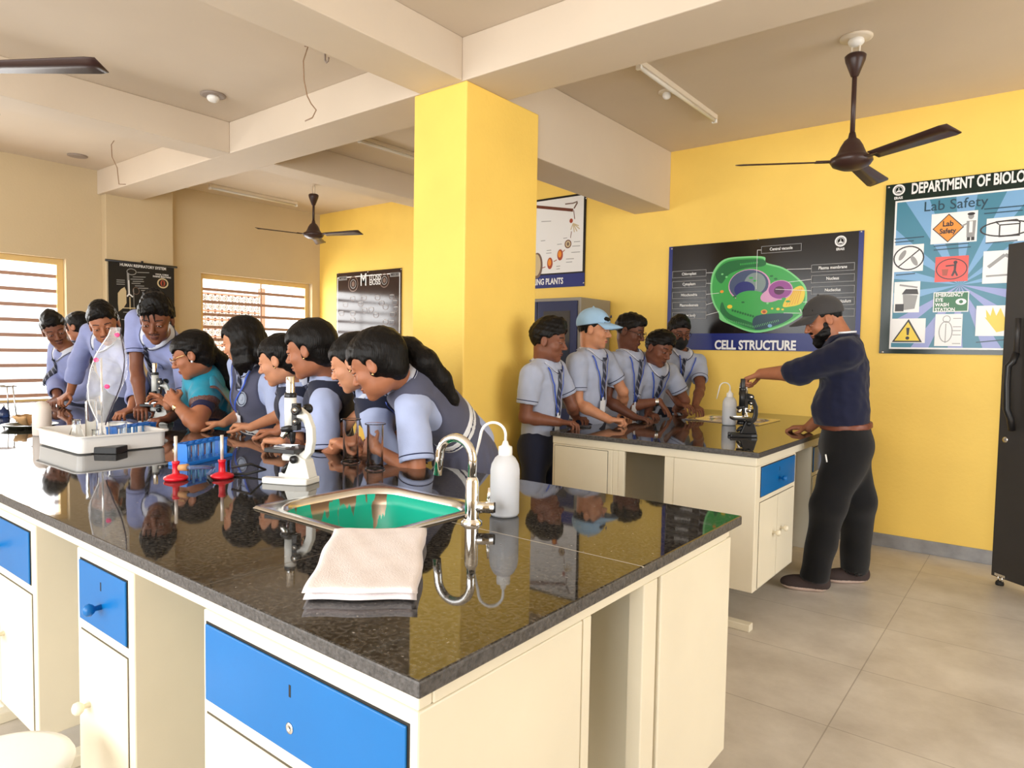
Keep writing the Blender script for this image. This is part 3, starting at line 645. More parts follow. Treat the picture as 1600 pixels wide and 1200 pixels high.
def trousers(p, m, ankles, knees=None, belt=None, ra=.095, rk=.078, ran=.062, seed=3, shoe=None, shoe_dir=None):
    P = p.P; hL = P+p.lat*.085-V(0,0,.04); hR = P-p.lat*.085-V(0,0,.04); aL, aR = V(ankles[0]), V(ankles[1])
    kL, kR = (V(knees[0]), V(knees[1])) if knees else ((hL+aL)/2+p.fw*.02, (hR+aR)/2+p.fw*.02)
    pts = np.array([P+p.up*.15, P-.2, P+.2, hL, hR, kL, kR, aL, aR]); F = Field(pts.min(0)-.15, pts.max(0)+.15, .0085); fl = (p.fw, .82)
    F.cone(P+p.up*.10, P-V(0,0,.06), .150*p.b, .160*p.b, .06, flat=(p.fw, .76))
    for h, k, a in ((hL, kL, aL), (hR, kR, aR)): F.cone(h, k, ra*p.b, rk*p.b, .05); sleeve(F, k, a, rk*p.b, ran*p.b, .04)
    F.ripple(.005, 30, axis=(0,.2,1), seed=seed); F.plane(P+p.up*.085, p.up); o = F.build('trousers', m, p.o); p.tro = o
    if belt:
        G = Field(P-.32, P+.32, .007); G.cone(P+p.up*.10, P-V(0,0,.06), .156*p.b+.006, .166*p.b, .06, flat=(p.fw, .76)); G.plane(P+p.up*.093, p.up); G.plane(P+p.up*.058, -p.up); G.build('belt', belt, p.o)
    for i, a in enumerate((aL, aR)):
        d = unit(shoe_dir[i] if shoe_dir else V(p.fw[0], p.fw[1], 0)); sd = V(-d[1], d[0], 0); f = V(a[0], a[1], 0)
        S_ = Field(f-.30, f+V(.30,.30,.16), .006); A = np.array([sd, d, (0,0,1)])
        S_.ell(f+d*.05+V(0,0,.045), (.046,.135,.048), A, .02); S_.ell(f-d*.03+V(0,0,.07), (.042,.06,.055), A, .03); S_.ell(f+d*.11+V(0,0,.035), (.048,.075,.034), A, .02); S_.plane(f+V(0,0,.0), (0,0,-1))
        so = (shoe or (M_black, M_black)); S_.build('shoe', list(so), p.o, lambda c: (c[:, 2] < .026).astype(int))
    return o
# hair -------------------------------------------------------------
def cut_above(p, q0, n):                             # the plane of the hairline in head coordinates
    return hl(p, q0), p.HF[0]*n[0]+p.HF[1]*n[1]+p.HF[2]*n[2]
def hair_short(p, top=.016, side=.006, front=.02, line=(.075,.052), slope=.66, seed=2, amp=.003, fringe=None):
    s = p.hs; F = Field(p.hc-.21, p.hc+.21, .0042); E = lambda c, r, k=.02, op='u': F.ell(hl(p, c), [a*s for a in r], p.HF, k*s, op)
    E((0,-.014,.035), (.0745+side,.095+side,.083+side)); E((0,.030,.034), (.066+side*.7,.057+side,.060+side)); E((0,.005,.062+top*.35), (.068,.088,.050+top)); 
    if front: E((0,.058,.075+front*.3), (.052,.034,.018+front), .02)
    a, n = cut_above(p, (0, line[0], line[1]), (0, slope*.83, -.83)); F.ragged(a, n, .007, seed)
    for x in (-1, 1):                                # sideburns stay, the ears and the cheeks come free
        E((x*.082,-.008,-.010), (.022,.024,.032), .006, 's'); E((x*.075,.058,-.010), (.035,.040,.052), .006, 's')
    F.ripple(amp*1.3, 110, seed=seed); F.ripple(amp*.8, 240, seed=seed+1)
    if fringe:
        for (x0, x1, ln) in fringe: F.cone(hl(p, (x0,.082,.075)), hl(p, (x1,.093,.075-ln)), .008, .003, .006)
    return F.build('hair', M_hair, p.o)
def hair_long(p, tail=None, rad=None, vol=.008, line=(.070,.062), slope=.5, nape=-.075, part=True, ears=True, seed=4, bob=None, name='hair', bun=None):
    """hair combed back over the ears from a parting; tail = points of a ponytail; bob = list of curtains (chains)"""
    s = p.hs; pts = [p.hc+.2, p.hc-.2]+[V(q) for q in (tail or [])]
    if bob: bob = [([hl(p, q) for q in ch[0]], ch[1]) for ch in bob]; pts += [q for ch in bob for q in ch[0]]
    pts = np.array(pts); F = Field(pts.min(0)-.08, pts.max(0)+.08, .0046); E = lambda c, r, k=.02, op='u': F.ell(hl(p, c), [a*s for a in r], p.HF, k*s, op)
    E((0,-.016,.036), (.0755+vol,.096+vol,.084+vol)); E((0,.028,.036), (.066+vol*.6,.058+vol*.6,.060+vol)); E((0,-.06,-.03), (.062,.046,.055))
    a, n = cut_above(p, (0, line[0], line[1]), (0, slope, -1)); 
    for x in (-1, 1):
        E((x*.072,.060,-.016), (.036,.046,.066), .008, 's')
        if ears: E((x*.083,-.006,-.012), (.02,.019,.030), .006, 's')
    E((0,.085,.0), (.052,.05,.060), .012, 's'); a2 = hl(p, (0,0,nape)); F.plane(a2, -p.HF[2]*.9-p.HF[1]*-.25) if not bob else None
    if part: F.cone(hl(p, (.008,.10,.07)), hl(p, (.006,-.02,.128)), .003, .003, .004, 's')
    F.ripple(.0022, 120, seed=seed)
    if bun: F.ell(bun[0], [bun[1]]*3, None, .02)
    if tail: F.chain([V(q) for q in tail], rad, .02); 
    if bob:
        for ch in bob: F.chain([V(q) for q in ch[0]], ch[1], .02)
    F.ripple(.0015, 230, seed=seed+3); return F.build(name, M_hair, p.o)
def cap(p, m, brim_dir=0., up_=.0, name='cap', emblem=None):
    s = p.hs; F = Field(p.hc-.25, p.hc+.25, .005); E = lambda c, r, k=.02, op='u': F.ell(hl(p, c), [a*s for a in r], p.HF, k*s, op)
    E((0,-.010,.040), (.087,.108,.098)); a, n = cut_above(p, (0,.09,.052), (0,.22,-1)); F.plane(a, n); F.cone(hl(p, (0,-.02,.137)), hl(p, (0,-.02,.143)), .007, .006, .004)
    o = F.build(name, m, p.o)
    mb = MB(); T = []; n_ = 16
    for i in range(n_+1):
        th = -1.18+2.36*i/n_; T.append((hl(p, (.083*sin(th)*1.02, .098*cos(th)-.012, .054-.012*sin(th)**2)), hl(p, (.078*sin(th)*1.02, .09*cos(th)+.005+.085*max(0, cos(th))**.7, .046-.030*sin(th)**2-.014))))
    mb.strip([t[0] for t in T], [t[1] for t in T]); mb.build('visor', m, o, thick=.005)
    if emblem:
        e = MB()
        for pl in emblem[0]: e.tube([hl(p, (x, .097+y_*0, z)) for x, y_, z in pl], .003, 6)
        e.build('emblem', emblem[1], o)
    return o
def glasses(p, r=.021, m=None):
    mb = MB()
    for x in (-1, 1):
        mb.tube([hl(p, (x*.033+r*1.1*cos(t), .101-.10*(r*abs(cos(t)))**1*(1 if cos(t)*x > 0 else 0), .002+r*.82*sin(t))) for t in np.linspace(0, 2*pi, 20)[:-1]], .0019, 6, closed=True)
        mb.tube([hl(p, (x*(.033+r*1.1), .099, .005)), hl(p, (x*.076, .05, .008)), hl(p, (x*.079, -.01, .008))], .0019, 6)
    mb.tube([hl(p, (-.011,.102,.004)), hl(p, (0,.106,.007)), hl(p, (.011,.102,.004))], .0019, 6); return mb.build('glasses', m or M_rim, p.o)
# ------------------------------------------------------------------ pose: every joint from where the photograph shows it
def ik(S, W, l1, l2, hint):
    S, W = V(S), V(W); d = W-S; D = np.linalg.norm(d)
    if D > (l1+l2)*.985: W = S+d*(l1+l2)*.985/D; d = W-S; D = np.linalg.norm(d)
    a = (l1*l1-l2*l2+D*D)/(2*D); h = math.sqrt(max(l1*l1-a*a, 0)); m = S+d*a/D; q = V(hint)-m; q = q-d*np.dot(q, d)/D/D; return m+unit(q)*h, W
def pose(H, N, P, fw, WL, WR, EL, ER, t=1., trunk=.49, sh=.175, drop=.05, neck=.165, lo=None, ar=1.):
    """H, N, P = head, base of neck, pelvis as (u, v, depth); wrists and elbow hints as points"""
    H = at(*H); N = H+unit(at(*N)-H)*neck*t; P = N+unit(at(*P)-N)*trunk*t
    if lo: i_, v_, sg = lo; P[i_] = sg*max(sg*P[i_], sg*v_)
    up = unit(N-P); f = unit(V(fw)-up*np.dot(fw, up)); lat = np.cross(up, f)
    SL = N+lat*sh*t-up*drop*t; SR = N-lat*sh*t-up*drop*t; EL, WL = ik(SL, WL, .275*t, .245*t, EL); ER, WR = ik(SR, WR, .275*t*ar, .245*t*ar, ER)
    return dict(H=H, N=N, P=P, SL=SL, SR=SR, EL=EL, ER=ER, WL=WL, WR=WR)
def floor_legs(J, s=.10, fw=(0,-1,0)):
    P = J['P']; lt = unit(J['SL']-J['SR']); lt = unit(V(lt[0], lt[1], 0)); return [P*V(1,1,0)+lt*s+V(0,0,.09), P*V(1,1,0)-lt*s+V(0,0,.09)]
TOP = B+.032
# ---- five boys at the left side of the bench by the yellow wall
def boy(label, J, look, up=(0,0,1), seed=1, sk='deep', hands=None, lan=.40, lx=.02, hair={}, legs=True, b=.94, shirtm=None, cuff=True, tie_on=True, badge=True, sl=.70, sr=None, hs=1.08, mous=False, tx=0., grp='boys in pale blue school shirts', lan_on=True, gaze=-.5, tieL=.66):
    p = make_person(label, J, look, up, skin=sk, hs=hs, b=b, hands=hands, moustache=mous, group=grp, gaze=gaze)
    shirt(p, shirtm or M_shirt, sl=sl, sr=sr, cuff=cuff, seed=seed); collar(p, M_collar)
    if tie_on: tie(p, tieL, tx)
    if lan_on: lanyard(p, lan, lx, badge)
    if hair is not None: hair_short(p, seed=seed, **hair)
    if legs: trousers(p, M_navy, floor_legs(J), seed=seed)
    return p
h_rest = lambda D, curl=.45, N=(0,0,-1), **k: dict(D=D, N=N, curl=curl, **k)
J = pose((857,533,3.46), (853,558,3.48), (843,690,3.52), (.95,.12,0), atz(900,652,TOP), atz(874,660,TOP+.01), at(900,650,3.8), at(800,655,3.22), t=.95, lo=(0,-2.455,-1))
b1 = boy('boy in pale shirt and navy trousers, nearest of the row at the far bench', J, (.9,.36,-.12), seed=1, sk='deep', hands={'L': h_rest((.9,-.3,0), .7), 'R': h_rest((.9,.3,0), .6)}, hair=dict(top=.030, front=.040, side=.010), lan=.36, gaze=-.2)
J = pose((928,515,3.98), (924,546,4.0), (925,680,4.05), (.93,-.02,0), atz(972,646,TOP), atz(952,656,TOP+.01), at(985,640,4.35), at(880,640,3.8), t=1.0, lo=(0,-2.50,-1))
b2 = boy('boy wearing a pale blue baseball cap', J, (.92,.36,-.10), seed=2, sk='tan', hands={'L': h_rest((.8,-.5,0), .9), 'R': h_rest((.8,.45,0), .9)}, hair=dict(top=.004, front=0, side=.004), gaze=-.1)
cap(b2, cloth('pale_blue_cap', (150, 184, 214)), name='cap', emblem=([[(-.02,0,.085), (-.008,0,.098), (.0,0,.086), (.008,0,.098), (.02,0,.085)]], M_pipe))
J = pose((984,518,4.45), (984,550,4.48), (978,690,4.52), (.9,-.15,0), atz(1012,646,TOP), atz(992,652,TOP), at(1030,640,4.9), at(940,640,4.2), t=1.03, lo=(0,-2.50,-1))
b3 = boy('tall boy with black glasses between the capped boy and the smallest boy', J, (.93,.12,-.25), seed=3, sk='dark', hands={'L': h_rest((.8,-.4,-.1), .5), 'R': h_rest((.9,.2,-.1), .4)}, hair=dict(top=.014, front=.02, side=.005), lan=.34); glasses(b3)
J = pose((1029,545,4.62), (1023,575,4.68), (1008,690,4.80), (.85,-.35,0), atz(1055,640,TOP), at(1030,627,4.62), at(1075,650,5.0), at(990,630,4.5), t=.93, lo=(0,-2.50,-1))
b4 = boy('small boy bending forward with fingers of one hand propped on the black worktop', J, (.83,-.22,-.32), up=(.1,.1,1), seed=4, sk='deep', hands={'L': h_rest((.9,-.2,-.1), .5), 'R': h_rest((.62,.25,-.75), .15, N=(-.6,-.2,-.5), spread=1.6)}, hair=dict(top=.022, front=.03, side=.008), lan=.38, lx=.01)
MB().lathe([(.030, -.012), (.032, -.006), (.032, .006), (.030, .012)], b4.WR-unit(b4.WR-b4.ER)*.02, unit(b4.WR-b4.ER), n=18).build('wristwatch', mat('steel', (.75,.74,.72), .22, 1.), b4.o)
J = pose((1061,520,5.22), (1063,552,5.25), (1064,700,5.28), (.72,-.6,0), atz(1085,644,TOP), atz(1066,645,TOP), at(1104,620,5.25), at(1025,640,5.3), t=1.02, lo=(0,-2.50,-1))
b5 = boy('boy with a black face mask and glasses, farthest of the row by the yellow wall', J, (.70,-.66,-.22), seed=5, sk='deep', hands={'L': h_rest((.6,-.6,-.2), .4), 'R': h_rest((.9,-.3,-.1), .4)}, hair=dict(top=.024, front=.028, side=.007), lan=.46, lx=-.03); glasses(b5)
def mask(p):
    s = p.hs; F = Field(p.hc-.16, p.hc+.16, .0042); E = lambda c, r, k=.015, op='u': F.ell(hl(p, c), [a*s for a in r], p.HF, k*s, op)
    E((0,.034,-.055), (.062,.062,.055)); E((0,.096,-.042), (.022,.020,.030), .03); E((0,.06,-.085), (.036,.034,.036))
    a = hl(p, (0,.08,-.018)); F.plane(a, p.HF[2]+p.HF[1]*-.15); F.plane(hl(p, (0,.012,0)), -p.HF[1]); o = F.build('face_mask', mat('black_mask_cloth', (.012,.012,.013), .8), p.o)
    for x in (-1, 1): MB().tube([hl(p, (x*.061,.02,-.03)), hl(p, (x*.074,.0,.0)), hl(p, (x*.078,-.02,.012)), hl(p, (x*.072,-.012,-.03)), hl(p, (x*.058,.018,-.08))], .0018, 6).build('ear_loop', M_black, o)
mask(b5)
# ---- the bearded man
J = pose((1287,500,4.28), (1310,528,4.30), (1322,680,4.33), (-.80,-.30,0), at(1170,589,4.28), atz(1264,668,TOP+.0), at(1235,640,4.1), at(1330,650,4.75), t=1.08, trunk=.52, sh=.185, neck=.15, lo=(0,-.90,1), ar=1.12)
J['EL'] = J['SL']+(J['WL']-J['SL'])*.52+V(0,-.01,-.05)
tm = make_person('bearded man in navy shirt and dark cap reaching to the black microscope', J, (-.80,-.42,-.36), skin='brown', hs=1.06, b=1.13, belly=True, bulk=1.22, neck_r=.066, hands={'L': dict(D=(-.95,.05,-.35), N=(-.3,.1,-.9), curl=(.9,1.1,.8), thumb=.9, sz=1.1), 'R': dict(D=(-.9,-.2,-.05), N=(0,0,-1), curl=(.45,.6,.5), sz=1.05)}, gaze=-.5)
shirt(tm, M_nshirt, sl=1.22, sr=1.4, ra=.085, rb=.074, hem=-.088, seed=9, amp=.006); collar(tm, M_nshirt, pipe=False)
lk = MB(); nk = [tm.N+tm.up*.055+(-tm.fw*cos(a)+tm.lat*sin(a))*.079 for a in np.linspace(-1.9, 1.9, 18)]; lk.strip([q-tm.up*.006 for q in nk], [q+tm.up*.004 for q in nk]); lk.build('neck_strap', M_wband, tm.o, thick=.003)
trousers(tm, M_blk, [atz(1272,902,.085), atz(1335,890,.085)], [at(1296,785,4.22), at(1341,780,4.40)], belt=mat('brown_leather', srgb(112, 62, 44), .45), ra=.110, rk=.084, ran=.070, seed=6, shoe=(mat('brown_grey_knit', srgb(66, 54, 52), .9, noise=.2, nscale=300), mat('pale_sole', srgb(214, 190, 178), .6)), shoe_dir=[(-.93,-.30,0), (-.80,-.5,0)])
hair_short(tm, top=.003, front=0, side=.002, line=(.07,.06)); cap(tm, cloth('charcoal_cap', (62, 60, 60)), emblem=([[(.012,0,.075), (-.008,0,.082), (-.012,0,.094), (.0,0,.102), (.012,0,.098)]], M_wband))
def beard(p):
    s = p.hs; F = Field(p.hc-.18, p.hc+.18, .004); E = lambda c, r, k=.015, op='u': F.ell(hl(p, c), [a*s for a in r], p.HF, k*s, op)
    E((0,.028,-.072), (.0575,.058,.044)); [E((x*.043,.026,-.064), (.021,.040,.036)) for x in (-1, 1)]; E((0,.066,-.108), (.034,.030,.036)); E((0,.088,-.047), (.028,.010,.007), .008)
    for x in (-1, 1): E((x*.059,.014,-.034), (.0065,.014,.040)); E((x*.030,.075,-.035), (.020,.024,.014), .006, 's')
    F.plane(hl(p, (0,-.004,0)), -p.HF[1]); E((0,.096,-.065), (.017,.010,.007), .004, 's'); F.ripple(.002, 200, seed=8); F.build('beard', M_hair, p.o)
beard(tm)
MB().tube([at(1290,710,4.05), at(1292,722,4.05)], .004, 8).build('pen', M_white, tm.tro)
# ---- girls in pinafores along the far side of the near bench
def pinafore(p, m, lower=True, neck=.22, belt=True, seed=5):
    pts = np.array([p.P, p.N, p.SL, p.SR]); F = Field(pts.min(0)-.24, pts.max(0)+.2, .0065); torso_solid(F, p, .021, shoulders=True)
    for S_, sg in ((p.SL, 1), (p.SR, -1)): c = S_+p.lat*sg*.035-p.up*.06; F.ell(c, (.092, .15, .135), np.array([p.lat, p.fw, p.up]), .012, 's')
    F.cone(p.N+p.up*.05+p.fw*.03, p.N+p.fw*.12-p.up*neck, .085, .012, .01, 's'); F.cone(p.N+p.up*.0, p.N+p.up*.1, .085, .1, .01, 's'); F.ripple(.0025, 40, seed=seed); F.plane(p.P+p.up*.03, -p.up)
    o = F.build('pinafore', m, p.o)
    if belt:
        for nm, g_, z0, z1, m_ in (('waistband', .028, .070, .125, M_wband), ('waistband_stripe', .0300, .0905, .1045, M_pipe)):
            G = Field(p.P-.30, p.P+.36, .0062); torso_solid(G, p, g_, shoulders=False); G.plane(p.P+p.up*z1, p.up); G.plane(p.P+p.up*z0, -p.up); G.build(nm, m_, o)
    if lower:
        S_ = Field(np.array([p.P[0]-.45, p.P[1]-.45, .05]), p.P+V(.45,.45,.25), .011); q = V(p.P[0], p.P[1], .25)+V(-p.fw[0], -p.fw[1], 0)*.05
        S_.cone(p.P+p.up*.11, p.P-V(0,0,.10), .148*p.b+.016, .19*p.b, .05, flat=(p.fw, .80)); S_.cone(p.P-V(0,0,.10), q, .19*p.b, .26, .05, flat=(p.fw, .88)); sl, P_ = S_.sub(S_.lo, S_.lo+S_.h*S_.n)
        ang = np.arctan2(P_[1]-p.P[1], P_[0]-p.P[0]); S_.d = S_.d+(.007*np.sin(ang*22)*np.clip((p.P[2]+.02-P_[2])*4, 0, 1)).astype(np.float32); S_.plane(V(0,0,.30), (0,0,-1)); S_.plane(p.P+p.up*.085, p.up); S_.build('skirt', m, o)
        d = unit(V(p.fw[0], p.fw[1], 0)); sd = V(-d[1], d[0], 0)
        for x in (-.09, .09):
            f = V(p.P[0], p.P[1], 0)+sd*x; lg = Field(f-V(.2,.2,.02), f+V(.2,.2,.5), .009); lg.cone(f+V(0,0,.42), f+V(0,0,.09), .05, .036, .01); lg.ell(f+d*.05+V(0,0,.045), (.042,.12,.045), np.array([sd, d, (0,0,1)]), .02)
            lg.plane((0,0,0), (0,0,-1)); lg.build('leg', [mat('white_sock', srgb(225,225,228), .9), M_black], p.o, lambda c: (c[:, 2] < .10).astype(int))
    return o
def inner_hand(J, lat, fw=.27, up=.24):
    f = unit(np.cross(unit(J['SL']-J['SR']), unit(J['N']-J['P']))); W = J['P']+unit(J['N']-J['P'])*up+f*fw+unit(J['SL']-J['SR'])*lat; W[2] = TOP+.012; J['ER'], J['WR'] = ik(J['SR'], W, .265, .235, J['P']-unit(J['SL']-J['SR'])*.22-f*.35+V(0,0,.25)); return J
def girl(label, J, look, up=(0,0,1), sk='brown', seed=1, vest=M_vest, hs=1.06, hair={}, hands=None, lan=None, sl=.80, tie_on=True, earring=True, grp='girls in slate pinafores over sky blue blouses', gaze=-.35, b=.86, rb=.072):
    p = make_person(label, J, look, up, skin=sk, male=False, hs=hs, b=b, hands=hands, group=grp, bulk=.88, neck_r=.046, gaze=gaze)
    shirt(p, M_shirtw, sl=sl, cuff=True, seed=seed, ra=.066, rb=rb); collar(p, M_collar, size=.9); bv = p.bvh; pf = pinafore(p, vest, seed=seed); p.bvh = bvh_of(pf)
    if tie_on: p.bvh = bv; tie(p, .22, 0, .018); p.bvh = bvh_of(pf)
    if lan is not None: lanyard(p, lan, 0)
    hair_long(p, seed=seed, **hair)
    if earring:
        for x in (-1, 1): MB().ell(hl(p, (x*.083,-.002,-.036)), .005, n=8, m=6).build('earring', M_gold, p.o)
    return p
J = pose((590,570,1.86), (622,588,1.98), (738,690,2.42), (-.62,-.75,0), atz(590,703,TOP+.02), atz(585,698,TOP+.03), at(690,740,1.95), at(560,700,2.3), t=.98, trunk=.47, sh=.165, lo=(1,2.24,1))
inner_hand(J, .03, .30, .20)
g5 = girl('girl with a long ponytail leaning over the worktop in front of the yellow pillar', J, (-.80,-.40,-.42), sk='brown', seed=11, hs=1.14, hands={'L': h_rest((-.8,.1,.1), (1.0,1.1,.8), N=(-.2,.9,-.2)), 'R': h_rest((-.7,-.6,.2), (1.0,1.1,.8), N=(-.1,-.7,-.6))}, lan=.50,
  hair=dict(tail=[at(618,537,1.98), at(640,545,2.04), at(664,566,2.06), at(688,594,2.13), at(706,624,2.19), at(716,646,2.24)], rad=[.036,.050,.056,.048,.030,.006], vol=.016))
J = pose((553,567,1.96), (582,598,2.06), (625,690,2.45), (-.70,-.65,0), atz(545,694,TOP+.02), atz(540,692,TOP+.02), at(600,740,2.05), at(560,700,2.4), t=.96, trunk=.47, sh=.16, lo=(1,2.24,1))
inner_hand(J, .02)
g4 = girl('girl in dark navy pinafore half hidden behind the ponytailed girl', J, (-.80,-.48,-.36), sk='tan', seed=12, vest=M_vestd, hands={'L': h_rest((-.9,-.1,.1), (1.0,1.1,.8)), 'R': h_rest((-.7,-.6,.1), (1.0,1.1,.8))}, hair=dict(tail=[at(590,545,2.1), at(605,575,2.2), at(610,610,2.25)], rad=[.03,.045,.02], vol=.010), sl=.82)
J = pose((485,547,1.98), (507,572,2.06), (520,690,2.30), (-.75,-.60,0), atz(532,694,TOP+.02), atz(500,688,TOP+.02), at(515,760,1.92), at(470,700,2.4), t=1.0, trunk=.48, sh=.165, lo=(1,2.24,1))
inner_hand(J, .02)
g3 = girl('tallest girl with dark pulled back hair and earring, behind silver microscope tube', J, (-.84,-.50,-.20), sk='brown', seed=13, vest=M_vestd, hs=1.14, hands={'L': h_rest((.5,.3,.1), (1.0,1.1,.8), N=(-.3,.2,-.8)), 'R': h_rest((-.9,-.2,0), .7)}, hair=dict(tail=[at(510,535,2.08), at(520,555,2.14), at(522,590,2.18)], rad=[.035,.045,.02], vol=.015), sl=.84, rb=.078)
J = pose((437,563,2.00), (458,585,2.08), (480,690,2.32), (-.75,-.62,0), atz(440,690,TOP+.015), atz(430,684,TOP+.02), at(485,760,2.0), at(430,700,2.4), t=.93, trunk=.47, sh=.16, lo=(1,2.24,1))
inner_hand(J, .02)
g2 = girl('smaller girl with bare ear and pulled back hair, second from woman in teal sari', J, (-.80,-.55,-.28), sk='tan', seed=14, vest=M_vestd, hs=1.06, hands={'L': h_rest((-.9,-.1,.0), (.7,.8,.6)), 'R': h_rest((-.9,-.2,.1), .8)}, hair=dict(tail=[at(458,545,2.1), at(468,565,2.16), at(470,600,2.2)], rad=[.03,.04,.02], vol=.010))
J = pose((379,533,2.06), (396,562,2.14), (405,700,2.26), (.08,-1,0), at(425,684,2.02), atz(388,684,TOP+.02), at(452,690,2.25), at(360,690,2.3), t=1.0, trunk=.48, sh=.165, lo=(1,2.24,1))
inner_hand(J, .0, .22, .2)
g1 = girl('girl with a loose black bob and round crest on her slate pinafore', J, (-.86,-.45,-.28), sk='tan', seed=15, hs=1.08, hands={'L': h_rest((-.6,-.6,0), .7), 'R': h_rest((-.8,-.5,0), .7)}, lan=.45, earring=False,
  hair=dict(vol=.013, ears=False, bob=[([(x*.064,y,.03),(x*.078,y+.004,-.05),(x*.076,y+.012,-.12),(x*.064,y+.022,-.175+abs(y)*.2)], [.022,.030,.028,.008]) for x in (-1,1) for y in (-.006,-.035,-.065)]+[([(x,-.09,.0),(x,-.098,-.08),(x,-.088,-.165)], [.03,.036,.012]) for x in (-.04,0,.04)]))

def crest(p, x, h, m, parent):
    c = on_front(p, x, h, .004); hit = p.bvh.find_nearest(Vector(c)); n = V(hit[1]); n = n if np.dot(n, p.fw) > 0 else -n; c = V(hit[0]); a = unit(np.cross(p.up, n)); b = np.cross(n, a)
    mb = MB(); mb.tube([c+n*.004+a*.030*cos(t)+b*.040*sin(t) for t in np.linspace(0, 2*pi, 28)[:-1]], .0035, 6, closed=True); mb.ell(c+n*.002, (.024, .033, .004), (a, b, n), 18, 8); mb.ell(c+n*.005, (.010, .014, .004), (a, b, n), 12, 8); mb.build('crest', m, parent)
crest(g1, -.055, .66, mat('pale_grey_embroidery', srgb(150, 160, 178), .8), g1.o)
# ---- the group at the left end of the near bench
LG = 'tall boys leaning over the left end of the near bench'
J = pose((86,516,2.02), (107,552,2.10), (150,690,2.45), (.15,-1,0), at(100,622,2.0), at(90,622,1.98), at(150,640,2.1), at(66,600,2.1), t=1.06, neck=.175, lo=(1,2.26,1))
l1 = boy('boy in lavender long sleeved shirt tilting his head, leftmost by the barred window', J, (.90,-.20,-.34), up=(-.42,-.15,.9), seed=21, sk='deep', shirtm=M_shirtb, sl=1.7, cuff=False, hs=1.12, hands={'L': h_rest((.3,-.8,-.3), .9), 'R': h_rest((.5,-.7,-.3), .9)}, hair=dict(top=.034, front=.03, side=.006, line=(.075,.060)), lan_on=False, tieL=.4, mous=True, grp=LG)
J = pose((163,507,1.95), (170,540,2.06), (192,690,2.38), (.35,-.9,0), at(205,640,1.95), at(107,622,1.96), at(240,640,2.1), at(100,600,2.0), t=1.1, neck=.175, lo=(1,2.26,1))
l2 = boy('boy with thin moustache bending behind the clear plastic bag model', J, (.86,-.42,-.34), up=(-.22,-.1,1), seed=22, sk='brown', shirtm=M_shirtb, sl=1.62, cuff=False, hs=1.14, hands={'L': h_rest((.3,-.8,-.2), .7), 'R': h_rest((.2,-.8,-.5), .8)}, hair=dict(top=.034, front=.032, side=.009, line=(.075,.060)), lan_on=False, tie_on=False, mous=True, grp=LG)
J = pose((245,500,1.90), (250,536,2.04), (222,690,2.36), (.50,-.85,0), at(262,655,1.88), at(222,652,1.86), at(290,640,2.05), at(172,645,1.9), t=1.12, neck=.18, lo=(1,2.26,1))
l3 = boy('boy with striped tie and fluffy hair behind the woman in teal sari', J, (.70,-.56,-.38), seed=23, sk='deep', shirtm=M_shirtb, hs=1.14, cuff=True, hands={'L': h_rest((.2,-.9,0), .7), 'R': h_rest((.8,-.4,-.1), .6)}, hair=dict(line=(.075,.058), top=.042, front=.045, side=.012, amp=.005, fringe=[(.02,.01,.055),(-.01,-.015,.05),(.035,.035,.05)]), lan_on=False, tieL=.7, mous=True, grp=LG)
crest(l3, -.075, .70, mat('grey_embroidery', srgb(112, 122, 160), .8), l3.shirt)
J = pose((122,511,2.42), (124,545,2.46), (127,690,2.50), (-.4,-.9,0), at(105,680,2.3), at(95,690,2.3), at(160,640,2.5), at(90,640,2.5), t=.95)
h0 = girl('girl with black hair half hidden between the two boys nearest the window', J, (-.75,-.55,-.2), sk='brown', seed=24, vest=M_vestd, hair=dict(tail=[at(136,505,2.5), at(142,530,2.55), at(142,570,2.55)], rad=[.05,.06,.03], vol=.014), grp='girl at the back by the window', earring=False)
# ---- the woman in the sari
J = pose((301,555,1.98), (315,580,2.06), (338,695,2.28), (-.42,-.88,0), at(276,632,1.88), at(264,634,1.90), at(325,672,1.92), at(250,690,2.2), t=1.0, trunk=.46, sh=.165, neck=.155, lo=(1,2.24,1))
wo = make_person('woman in teal sari and glasses peering at the microscope she turns', J, (-.52,-.66,-.30), skin='brown', male=False, hs=1.12, b=.98, bulk=1.12, neck_r=.047, group='woman', hands={'L': dict(D=(-.75,-.2,.55), N=(-.3,.6,-.3), curl=(.6,.8,.5), thumb=.8), 'R': dict(D=(-.8,-.2,.4), N=(.2,-.5,-.4), curl=(.6,.8,.5))}, gaze=-.45)
M_blouse = cloth('navy_blouse', (30, 32, 70)); M_sari = mat('teal_sari_silk', srgb(0, 142, 172), .5, noise=.12, nscale=16, bump=.15, bscale=200, sheen=.3); M_border = mat('sari_border', srgb(104, 70, 64), .5, noise=.5, nscale=120)
shirt(wo, M_blouse, sl=.55, ra=.063, rb=.060, seed=25, name='blouse', hem=-.2)
